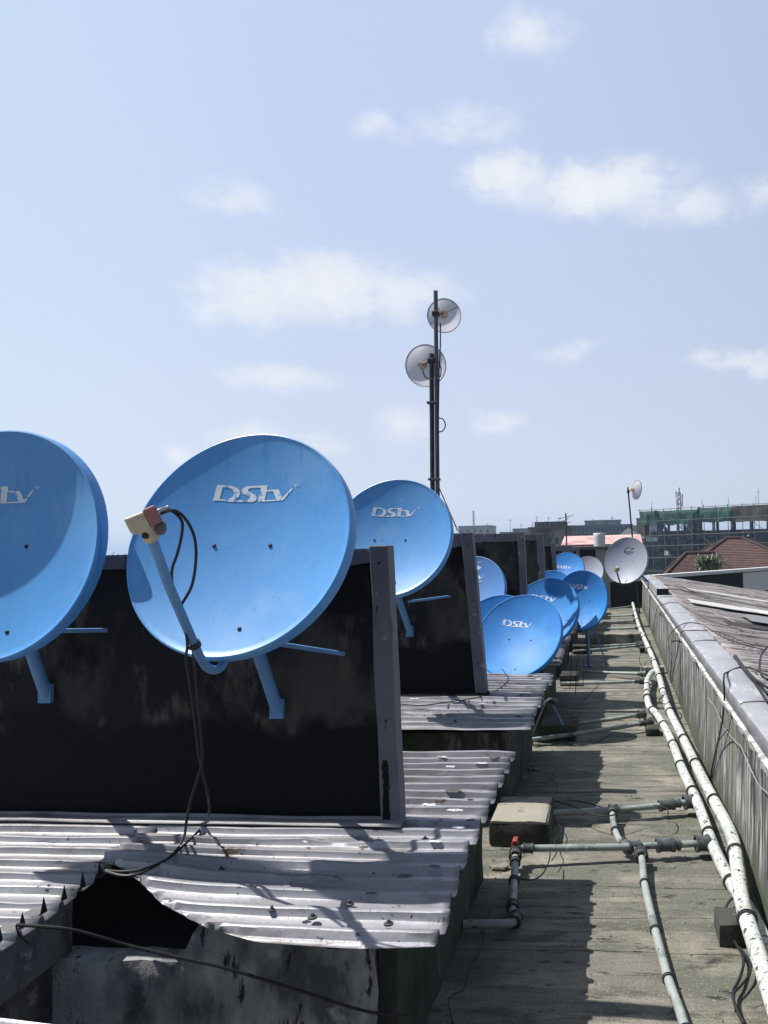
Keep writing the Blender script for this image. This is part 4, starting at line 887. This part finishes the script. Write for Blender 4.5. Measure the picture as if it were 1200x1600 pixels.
radio('radio_dish', (.475, 17.05, 2.70), .205, 118, -6, (.292, 17.0, 2.66), 'white radio dish turned sideways on the thin far pole', G3, False)
tf = thing('antenna_pole', (.44, 17, 0), 'thin dark leaning pole rising behind the pale satellite dish', 'pole')
MB().tube([(.46, 17.0, 0), (.353, 17, 1.68), (.287, 17, 2.76)], .018, 10).build('tube', 'mastd', tf)
mb = MB(); mb.box(.40, .52, 16.94, 17.06, .0, .012); mb.build('foot_plate', 'mastd', tf)
cable(CB['mastc'], .007, 'black cable running straight down beside the grey pole of the tall mast')
cable(CB['mloop'], .006, 'small black cable loop sticking out right of the tall mast')
cable(CB['mc2'], .006, 'black cable looping from the larger radio dish hub to the black pole')
cable(CB['mc3'], .006, 'short black cable bow right of the grey pole beside the larger radio dish')
cable(CB['guy'], .006, 'straight guy wire slanting from the tall mast down to the wall top', k=2)
for p, lab in zip(CB['d10w'], ('left thin wire hanging under the pale satellite dish', 'right thin wire hanging under the pale satellite dish')): cable(p, .005, lab)
# ------------------------------------------------------------------ end of the roof
t = thing('stair_head', (-.3, 18.6, 0), 'stained pillar with a dark wall and flat slab closing the end of the roof', 'building')
rough_box(-.50, -.17, 18.46, 18.78, 0, 1.40, .07, .006, 31.).build('pillar', 'pillar', t)
mb = MB(); mb.box(-1.2, .25, 18.40, 19.6, 1.40, 1.475); mb.build('roof_slab', 'cfrm', t, bevel=.006)
mb = MB(); mb.box(-4, -.50, 18.56, 18.70, 0, 1.40); mb.build('dark_wall', 'dark', t)
mb = MB(); mb.box(-.17, 1.2, 18.50, 18.62, 0, .62); mb.build('low_wall', 'dark', t)
tk = thing('water_tank', (-.52, 24, -9), 'white round water tank on a post between two faded red roof slopes', 'water tank')
MB().lathe((-.52, 24, 1.05), (1, 0, 0), (0, 1, 0), (0, 0, 1), [(0, 0), (.15, 0), (.155, .02), (.172, .35), (.185, .70), (.187, .80), (.175, .815), (0, .82)], 40).build('drum', 'tank', tk)
mb = MB(); mb.box(-.72, -.32, 23.8, 24.2, .95, 1.05); mb.box(-.62, -.42, 23.9, 24.1, -9, .95); mb.build('stand', 'cfrm', tk)
pl = thing('antenna_pole', (-1.9, 30, -9), 'thin bare antenna pole with short cross bars before the faded red roof', 'pole')
MB().tube([(-1.93, 30, -9), (-1.93, 30, 2.75)], .028, 8).build('tube', 'mastd', pl)
for z, w in ((2.6, .30), (2.35, .22), (2.5, .12)): MB().tube([(-1.93 - w, 29.95, z - .06), (-1.93 + w, 29.95, z + .06)], .012, 6).build('cross_bar', 'mastd', pl)

# ------------------------------------------------------------------ neighbouring flat roofed building
a, b = V((.80, 18.75, 0)), V((8.0, 26.6, 0)); d = (b - a).normalized(); nn = V((d.y, -d.x, 0))
t = thing('flat_roof_building', (1.2, 19.3, -9), 'flat roofed building with a white slab edge and dark wall behind the old roof', 'building')
def along(mb, s0, s1, o0, o1, z0, z1):
    p = lambda s, o: a + d * s - nn * o
    q = [p(s0, o0), p(s1, o0), p(s1, o1), p(s0, o1)]
    return mb.hexa([(v.x, v.y, z0) for v in q], [(v.x, v.y, z1) for v in q])
Ls = (b - a).length
along(MB(), 0, Ls, 0, .22, .655, .745).build('roof_edge', 'white', t, bevel=.01)
along(MB(), .2, Ls, .225, 6, .10, .16).build('roof_slab', 'cfrm', t)
along(MB(), .35, Ls - .1, .12, 5.6, -9, .095).build('wall', 'dark', t)
along(MB(), .3, Ls - .1, .12, .20, .10, .65).build('upstand', 'dark', t)
along(MB(), 4.05, Ls - .2, .09, .116, .08, .63).build('painted_band', 'white', t)

# ------------------------------------------------------------------ hip roofed house
def quad_roof(mb, e0, e1, e2, e3, r0, r1):       # eaves counter-clockwise, ridge from r0 (left) to r1 (right)
    mb.add([e0, e1, e2, e3, r0, r1], [(0, 1, 5, 4), (1, 2, 5), (2, 3, 4, 5), (3, 0, 4)])
def tiled(mb_pts, ridge, name, parent):
    """tile courses as real steps on the four slopes of a hip roof"""
    e0, e1, e2, e3 = [V(p) for p in mb_pts]; r0, r1 = V(ridge[0]), V(ridge[1]); mb = MB()
    def slope(p, q, s, t_, n):                   # eave p-q up to ridge t_-s
        for i in range(n):
            u0, u1 = i / n, (i + 1) / n + .25 / n
            A, B = p.lerp(t_, u0), q.lerp(s, u0); C_, D_ = q.lerp(s, min(u1, 1)), p.lerp(t_, min(u1, 1))
            up = V((0, 0, .035)); mb.add([A + up, B + up, C_, D_, A, B], [(0, 1, 2, 3), (4, 5, 1, 0)])
    slope(e0, e1, r1, r0, 26); slope(e1, e2, r1, r1, 26); slope(e2, e3, r0, r1, 26); slope(e3, e0, r0, r0, 26)
    rf = mb.build(name, 'tile', parent)
    for p, q in ((e0, r0), (e1, r1), (e2, r1), (e3, r0), (r0, r1)):
        MB().tube([p + V((0, 0, .05)), q + V((0, 0, .05))], .085, 8).build('ridge_tile', 'ridge', rf)
t = thing('tiled_house', (7, 46, -9), 'house with a brown tiled hip roof below the netted building', 'house')
tiled([(2.6, 42.5, -.75), (11.8, 42.5, -.75), (11.8, 51.5, -.75), (2.6, 51.5, -.75)], ((6.6, 47, 1.62), (7.5, 47, 1.62)), 'roof', t)
tiled([(1.75, 40.2, -.95), (6.9, 40.2, -.95), (6.9, 44.6, -.95), (1.75, 44.6, -.95)], ((3.75, 42.4, .86), (5.3, 42.4, .86)), 'wing_roof', t)
mb = MB(); mb.box(3.1, 11.3, 43, 51, -9, -.80); mb.build('wall', 'house', t)
mb = MB(); mb.box(2.2, 6.4, 40.7, 44.1, -9, -1.0); mb.build('wing_wall', 'house', t)

# ------------------------------------------------------------------ plants
def leaf_blades(name, c, n, r, h, m, label, cat):
    c = V(c); t = thing(name, tuple(c), label, cat); mb = MB()
    for i in range(n):
        a = random.random() * 2 * math.pi; e = R(25 + 62 * random.random()); o = V((random.uniform(-r, r) * .55, random.uniform(-r, r) * .4, random.uniform(0, h * .45)))
        dr = V((math.cos(a) * math.cos(e), math.sin(a) * math.cos(e), math.sin(e))); L = h * random.uniform(.45, .8); w = .025 + .02 * random.random()
        sd = dr.cross(V((0, 0, 1))).normalized() * w; p = c + o; pts = []
        for k in range(5):
            q = k / 4; cpt = p + dr * L * q - V((0, 0, .30 * L * q * q)); ww = (1 - q) ** .6 * (.6 + q)
            pts += [cpt - sd * ww, cpt + sd * ww]
        mb.add(pts, [(2 * k, 2 * k + 1, 2 * k + 3, 2 * k + 2) for k in range(4)])
    mb.build('leaves', m, t)
    MB().tube([c - V((0, 0, 1.2)), c + V((0, 0, h * .4))], .05, 8, .02).build('stem', 'bark', t)
leaf_blades('spiky_plant', (2.62, 22.3, .66), 260, .58, .62, 'leafp', 'pale spiky leaved plant in front of the tiled hip roof', 'plant')
def tree(name, x, y, z0, ztop, rad, label, group, n=2600, m='leafd'):
    t = thing(name, (x, y, z0), label, 'tree', group); H = ztop - z0; cc = V((x, y, z0 + H * .72))
    tr = MB().tube([(x, y, z0), (x + .1, y, z0 + H * .3), (x, y + .1, z0 + H * .62)], .24, 10, .12); limbs = []
    for i in range(9):
        a = i * 2.4; e = V((x + math.cos(a) * rad * .7, y + math.sin(a) * rad * .7, z0 + H * random.uniform(.62, .93))); s = V((x, y, z0 + H * random.uniform(.4, .6)))
        tr.tube([s, s.lerp(e, .5) + V((0, 0, .2)), e], .08, 7, .02); limbs.append(e)
    tr.build('trunk', 'bark', t); mb = MB(); blobs = [(e, rad * random.uniform(.30, .5)) for e in limbs] + [(cc, rad * .6)] + [(cc + V((random.uniform(-1, 1), random.uniform(-1, 1), random.uniform(.0, .9))) * rad * .6, rad * .25) for _ in range(8)]
    for i in range(n):
        c, r = random.choice(blobs); p = c + V((random.gauss(0, 1), random.gauss(0, 1), random.gauss(0, .8))).normalized() * r * random.uniform(.55, 1.1)
        p.z = min(p.z, ztop + random.uniform(-.3, .1)); u = V((random.gauss(0, 1), random.gauss(0, 1), random.gauss(0, .6))).normalized(); w = u.cross(V((random.gauss(0, 1), random.gauss(0, 1), 1))).normalized(); s = random.uniform(.07, .16)
        mb.add([p - u * s, p + w * s * .45, p + u * s, p - w * s * .45], [(0, 1, 2, 3)])
    mb.build('crown', m, t)
GT = 'green trees beyond the left walls'
tree('leafy_tree', -20.6, 30, -9, 2.75, 1.5, 'dark green treetop just left in the gap between the two big dishes', GT)
tree('leafy_tree', -19.9, 30.6, -9, 2.45, 1.2, 'dark green treetop touching the edge of the whole big dish', GT)

# ------------------------------------------------------------------ building under construction
def construction():
    p0, p1 = V((3.45, 110, 0)), V((27, 98.5, 0)); d = (p1 - p0).normalized(); nn = V((d.y, -d.x, 0)); L = (p1 - p0).length
    t = thing('construction_building', (10, 107, -9), 'unfinished concrete building wrapped in green nets and scaffolding', 'building')
    P = lambda s, o, z: p0 + d * s - nn * o + V((0, 0, z))
    def blk(mb, s0, s1, o0, o1, z0, z1):
        return mb.hexa([P(s0, o0, z0), P(s1, o0, z0), P(s1, o1, z0), P(s0, o1, z0)], [P(s0, o0, z1), P(s1, o0, z1), P(s1, o1, z1), P(s0, o1, z1)])
    lv = [(-9, -6.4), (-6.15, -3.6), (-3.35, -.75), (-.5, 2.2), (2.45, 4.3)]
    for i, z in enumerate((-6.4, -3.6, -.75, 2.2 - .75 + .75, 4.3)):
        blk(MB(), 0, L, .25, 11, z, z + .25).build('floor_slab', 'cfrm', t)
    for z0, z1 in lv:
        for s in [q * 2.55 + .2 for q in range(11)]:
            for o in (.35, 9.5): blk(MB(), s, s + .32, o, o + .32, z0, z1).build('column', 'cfrm', t)
    # block infill with gaps left as openings
    for (s0, s1, z0, z1) in [(0, 1.6, -.5, 1.2), (4.5, 8.2, -.5, 1.35), (9.5, 13, -.5, 1.5), (14.2, 16, -.5, .6), (17, 22.5, -.5, 1.1), (23.2, 26, -.5, 1.5), (1.2, 9.2, 2.45, 3.0), (9.2, 26, 2.45, 2.9), (-.9, 1.0, 2.45, 5.0), (0, 4, -3.35, -1.4), (5, 12, -3.35, -.75), (13, 26, -3.35, -.9), (0, 26, -6.15, -3.6)]:
        blk(MB(), s0, min(s1, L), .70, .85, z0, z1).build('block_infill', 'blockwork', t)
    blk(MB(), 0, 26, 9.9, 10.1, -9, 2.0).build('rear_wall', 'blockwork', t)
    blk(MB(), 0, L, .45, .6, 4.55, 5.4).build('parapet', 'blockwork', t)
    def net(s0, s1, z0, z1, m, name='safety_net', tl=0., tr=0., o=-.35):
        mb = MB(); nx, ny = max(6, int((s1 - s0) * 3)), 10
        for i in range(nx + 1):
            for j in range(ny + 1):
                u, v = i / nx, j / ny; s = s0 + (s1 - s0) * u; zt = z1 + tl * (1 - u) + tr * u
                z = z0 + .25 * nz(s * .9, z0) * (1 - v) + (zt - z0) * v
                mb.v.append(P(s + .15 * nz(s, z, 2.) , o + .16 * nz(s * 1.2, z * .8, 5.) + .05 * math.sin(s * 9), z))
        for i in range(nx):
            for j in range(ny): mb.f.append([i * (ny + 1) + j, i * (ny + 1) + j + 1, (i + 1) * (ny + 1) + j + 1, (i + 1) * (ny + 1) + j]); mb.sm.append(True)
        mb.build(name, m, t)
    for (s0, s1, z0, z1, m) in [(.1, 3.0, 3.9, 5.85, 'net'), (2.9, 8.8, 3.8, 5.8, 'net'), (8.7, 13.4, 4.0, 5.95, 'net'), (13.3, 18.5, 3.85, 6.0, 'blockwork'), (18.4, 22.5, 4.1, 6.15, 'net'), (22.4, 26, 4.5, 6.25, 'net'),
                                (.2, 3.2, -8, 1.6, 'netd'), (3.1, 8.2, .2, 2.2, 'netd'), (8, 12.6, -8, 2.6, 'netd'), (12.5, 15.4, .6, 2.5, 'netd'), (19, 26, 1.5, 2.8, 'netd'), (12.4, 15.6, -8, -.2, 'netd'), (3.0, 8.2, -8, -.6, 'netd'), (15.5, 19.2, -8, 2.3, 'netd'), (19, 26, -8, 2.1, 'netd')]:
        net(s0, s1, z0, z1, m, o=-.35 if m == 'net' else -.2)
    # dark nets torn loose and hanging in long tongues
    def tongue(pts):
        mb = MB(); n = len(pts)
        for (s, w, z) in pts: mb.v += [P(s - w, -.55 + .1 * nz(s, z), z), P(s, -.66, z), P(s + w, -.55, z)]
        for i in range(n - 1):
            for j in range(2): mb.f.append([3 * i + j, 3 * i + j + 1, 3 * i + 4 + j, 3 * i + 3 + j]); mb.sm.append(True)
        mb.build('hanging_net', 'netd', t)
    tongue([(2.6, .25, 5.9), (2.9, .35, 4.9), (3.2, .45, 3.4), (3.3, .5, 1.8), (3.2, .5, -1)]); tongue([(3.3, .2, 4.4), (4.1, .3, 3.2), (4.9, .35, 1.6), (5.7, .35, -.2), (6.2, .15, -1.)])
    tongue([(9.0, .12, 6.1), (8.6, .35, 5.2), (8.2, .9, 4.3), (8.0, 1.0, 3.2), (8.0, .9, 1.8), (8.0, .8, .0)]); tongue([(18.4, .12, 6.2), (18.5, .4, 5.2), (18.6, .6, 4.0), (18.4, .5, 2.6)])
    tongue([(20.6, .2, 6.2), (21.3, .7, 5.2), (22.0, 1.2, 4.2), (22.2, 1.1, 3.0), (22.2, .8, 2.3)])
    s = .3; i = 0
    while s < L:
        top = 6.0 + .35 * random.random() + s * .012
        MB().tube([P(s, -.75, -9), P(s + .1 * random.uniform(-1, 1), -.75, top)], .052, 6).build('scaffold_pole', 'scaf', t); s += 1.55 + .5 * random.random(); i += 1
    for z in (5.95, 4.35, 2.3, .9, -.75, -2.6): MB().tube([P(0, -.80, z + .05), P(L, -.80, z + .25)], .045, 6).build('ledger_pole', 'scaf', t)
    for (s0, z0, s1, z1) in [(5, 5.9, 8.3, 2.4), (14, 5.9, 18, 2.4), (9, 2.3, 13, -.7)]: MB().tube([P(s0, -.85, z0), P(s1, -.85, z1)], .04, 6).build('brace_pole', 'scaf', t)
    for i in range(6):
        z0 = 6.0; s = 1.5 + i * 3.7; MB().tube([P(s, .8, 5.4), P(s + .05, .8, 6.6 + .8 * random.random())], .03, 5).build('starter_bar', 'scaf', t)
construction()

# ------------------------------------------------------------------ the town behind
def house_block(name, x0, x1, y0, y1, ztop, m, label, win=None, group='far town buildings', z0=-9, roofm=None):
    t = thing(name, ((x0 + x1) / 2, y0, z0), label, 'building', group)
    MB().box(x0, x1, y0, y1, z0, ztop).build('wall', m, t)
    MB().box(x0 - .25, x1 + .25, y0 - .25, y1 + .25, ztop + .003, ztop + .28).build('roof_slab', roofm or 'cfrm', t)
    if win:
        nx, rows, w, h = win
        for z in rows:
            for i in range(nx):
                xx = x0 + (x1 - x0) * (i + .5) / nx; MB().box(xx - w / 2, xx + w / 2, y0 - .06, y0 - .004, z, z + h).build('window', 'glass', t)
    return t
t = thing('red_roofed_shed', (-1, 45, -9), 'long low building with a faded pink red metal roof', 'building')
mb = MB(); mb.add([(-3.1, 43.2, 1.50), (1.45, 43.2, 1.50), (1.45, 46.5, 2.02), (-3.1, 46.5, 2.02), (1.45, 50, 1.4), (-3.1, 50, 1.4)], [(0, 1, 2, 3), (3, 2, 4, 5)]); mb.build('roof', 'pinkroof', t, solid=.05)
MB().box(-2.9, 1.3, 43.5, 49.7, -9, 1.35).build('wall', 'house', t)
b1 = house_block('stained_tower_block', -10.0, -5.6, 90, 97, 3.35, 'citya', 'stained brown grey concrete block standing above the walls', (5, (1.6,), .4, .7))
MB().box(-9.6, -6.0, 91, 96, 3.64, 4.25).build('roof_room', 'cityb', b1)
for i in range(9): MB().tube([(-9.8 + i * .5, 90.5, 3.6), (-9.8 + i * .5 + .05, 90.5, 4.0 + .5 * random.random())], .035, 5).build('starter_bar', 'scaf', b1)
house_block('long_dark_block', -13.4, 4.6, 220, 236, 6.5, 'cityb', 'long dark unfinished block on the skyline left of the thin pole', (16, (4.9, 2.4), .7, 1.1), roofm='cityb')
house_block('long_pale_block', -9.5, 1.6, 120, 130, 2.75, 'cityc', 'long pale low block in front of the dark skyline block', (12, (1.7,), .5, .6))
t = thing('gabled_house', (1.3, 80, -9), 'house with a dark pointed roof beside the thin pole', 'building', 'far town buildings')
mb = MB(); mb.add([(-.3, 79, 1.9), (3.0, 79, 1.9), (3.0, 86, 1.9), (-.3, 86, 1.9), (1.3, 81.5, 3.1), (1.3, 83.5, 3.1)], [(0, 1, 4), (1, 2, 5, 4), (2, 3, 5), (3, 0, 4, 5)]); mb.build('roof', 'cityb', t)
MB().box(0, 2.7, 79.4, 85.6, -9, 1.9).build('wall', 'cityc', t)
sk = [(-62, -49, 300, 9.4, 'cityc', 'pale rounded low block farthest left on the skyline'), (-47, -41, 310, 6.8, 'cityc', 'small pale block beside the lattice mast'), (-39, -33, 290, 7.6, 'citya', 'grey block between two skyline antennas'),
      (-31, -26.5, 300, 8.9, 'cityc', 'narrow pale block left of the stained tower'), (-25, -15, 280, 8.0, 'cityb', 'dark wide block just behind the stained tower'), (6, 20, 330, 8.5, 'cityc', 'pale block hidden behind the netted building'),
      (-90, -66, 320, 7.0, 'citya', 'grey block beyond the second wall'), (-12, 2, 300, 10.2, 'citya', 'grey block peeping above the long dark one')]
for (x0, x1, y, z, m, lab) in sk: house_block('skyline_block', x0, x1, y, y + 12, z, m, lab, (5, (z - 2.6,), 1.0, 1.1), 'far town buildings', roofm=m)
def lattice(x, y, z1, w, label, ants=True):
    t = thing('lattice_mast', (x, y, -9), label, 'mast', 'skyline masts'); mb = MB()
    for sx in (-1, 1):
        for sy in (-1, 1): mb.tube([(x + sx * w, y + sy * w, -9), (x + sx * w * .35, y + sy * w * .35, z1)], .09, 5)
    n = 22
    for i in range(n):
        z = -9 + (z1 + 9) * i / n; zz = -9 + (z1 + 9) * (i + 1) / n; q = w * (1 - .65 * i / n); q2 = w * (1 - .65 * (i + 1) / n); s = 1 if i % 2 else -1
        mb.tube([(x - s * q, y - q, z), (x + s * q2, y - q2, zz)], .05, 4); mb.tube([(x + s * q, y + q, z), (x - s * q2, y + q2, zz)], .05, 4)
    mb.build('lattice', 'cityc', t)
    if ants:
        for k, (dx, dz) in enumerate(((-.6, -.5), (.55, -1.0), (-.5, -2.0), (.5, -2.3), (0, .2))): MB().box(x + dx - .13, x + dx + .13, y - .7, y - .5, z1 + dz - .6, z1 + dz + .6).build('panel_antenna', 'white', t)
lattice(12.3, 150, 11.0, .62, 'lattice mast with antennas above the netted building')
lattice(-55.8, 300, 15.6, .5, 'tall plain lattice mast alone at the left of the skyline', False)
for i, (x, y, z, lab) in enumerate([(-50.4, 300, 10.6, 'short thin mast on the skyline, right of the plain lattice mast'), (-41.3, 300, 12.0, 'thin skyline mast left of the third wall post'), (-47.0, 300, 9.6, 'stub mast between two thin skyline masts'), (-37, 300, 10.0, 'stub mast on the grey skyline block'),
                                     (-30.8, 300, 12.8, 'thin skyline mast just right of the third wall post'), (-26.1, 300, 12.4, 'thin mast behind the stained tower'), (-21.6, 300, 12.3, 'thin mast at the right of the stained tower'), (-1, 221, 9.2, 'thin mast on the long dark block'), (-6.5, 221, 8.6, 'second thin mast on the long dark block'), (19.6, 108, 8.6, 'thin pole with a knob above the netted building')]):
    r = .16 if y > 200 else .06
    t = thing('aerial_mast', (x, y, -9), lab, 'mast', 'skyline masts'); MB().tube([(x, y, -9), (x, y, z)], r, 6, r * .5).build('tube', 'cityb', t)
    MB().tube([(x - r * 4, y, z - .6), (x + r * 4, y, z - .6)], r * .4, 5).build('cross_bar', 'cityb', t)

# ------------------------------------------------------------------ air
def haze(dens):
    if not dens: return
    mb = MB(); mb.box(-1600, 1600, -200, 1800, -10, 20); 
    m = bpy.data.materials.new('haze'); m.use_nodes = True; nt = m.node_tree; nt.nodes.remove(nt.nodes['Principled BSDF'])
    pv = nt.nodes.new('ShaderNodeVolumePrincipled'); pv.inputs['Density'].default_value = dens; pv.inputs['Color'].default_value = (.52, .72, 1, 1); pv.inputs['Anisotropy'].default_value = .2
    nt.links.new(pv.outputs[0], nt.nodes['Material Output'].inputs['Volume'])
    tag(mb.build('haze', m), kind='stuff')
haze(HAZE_D)
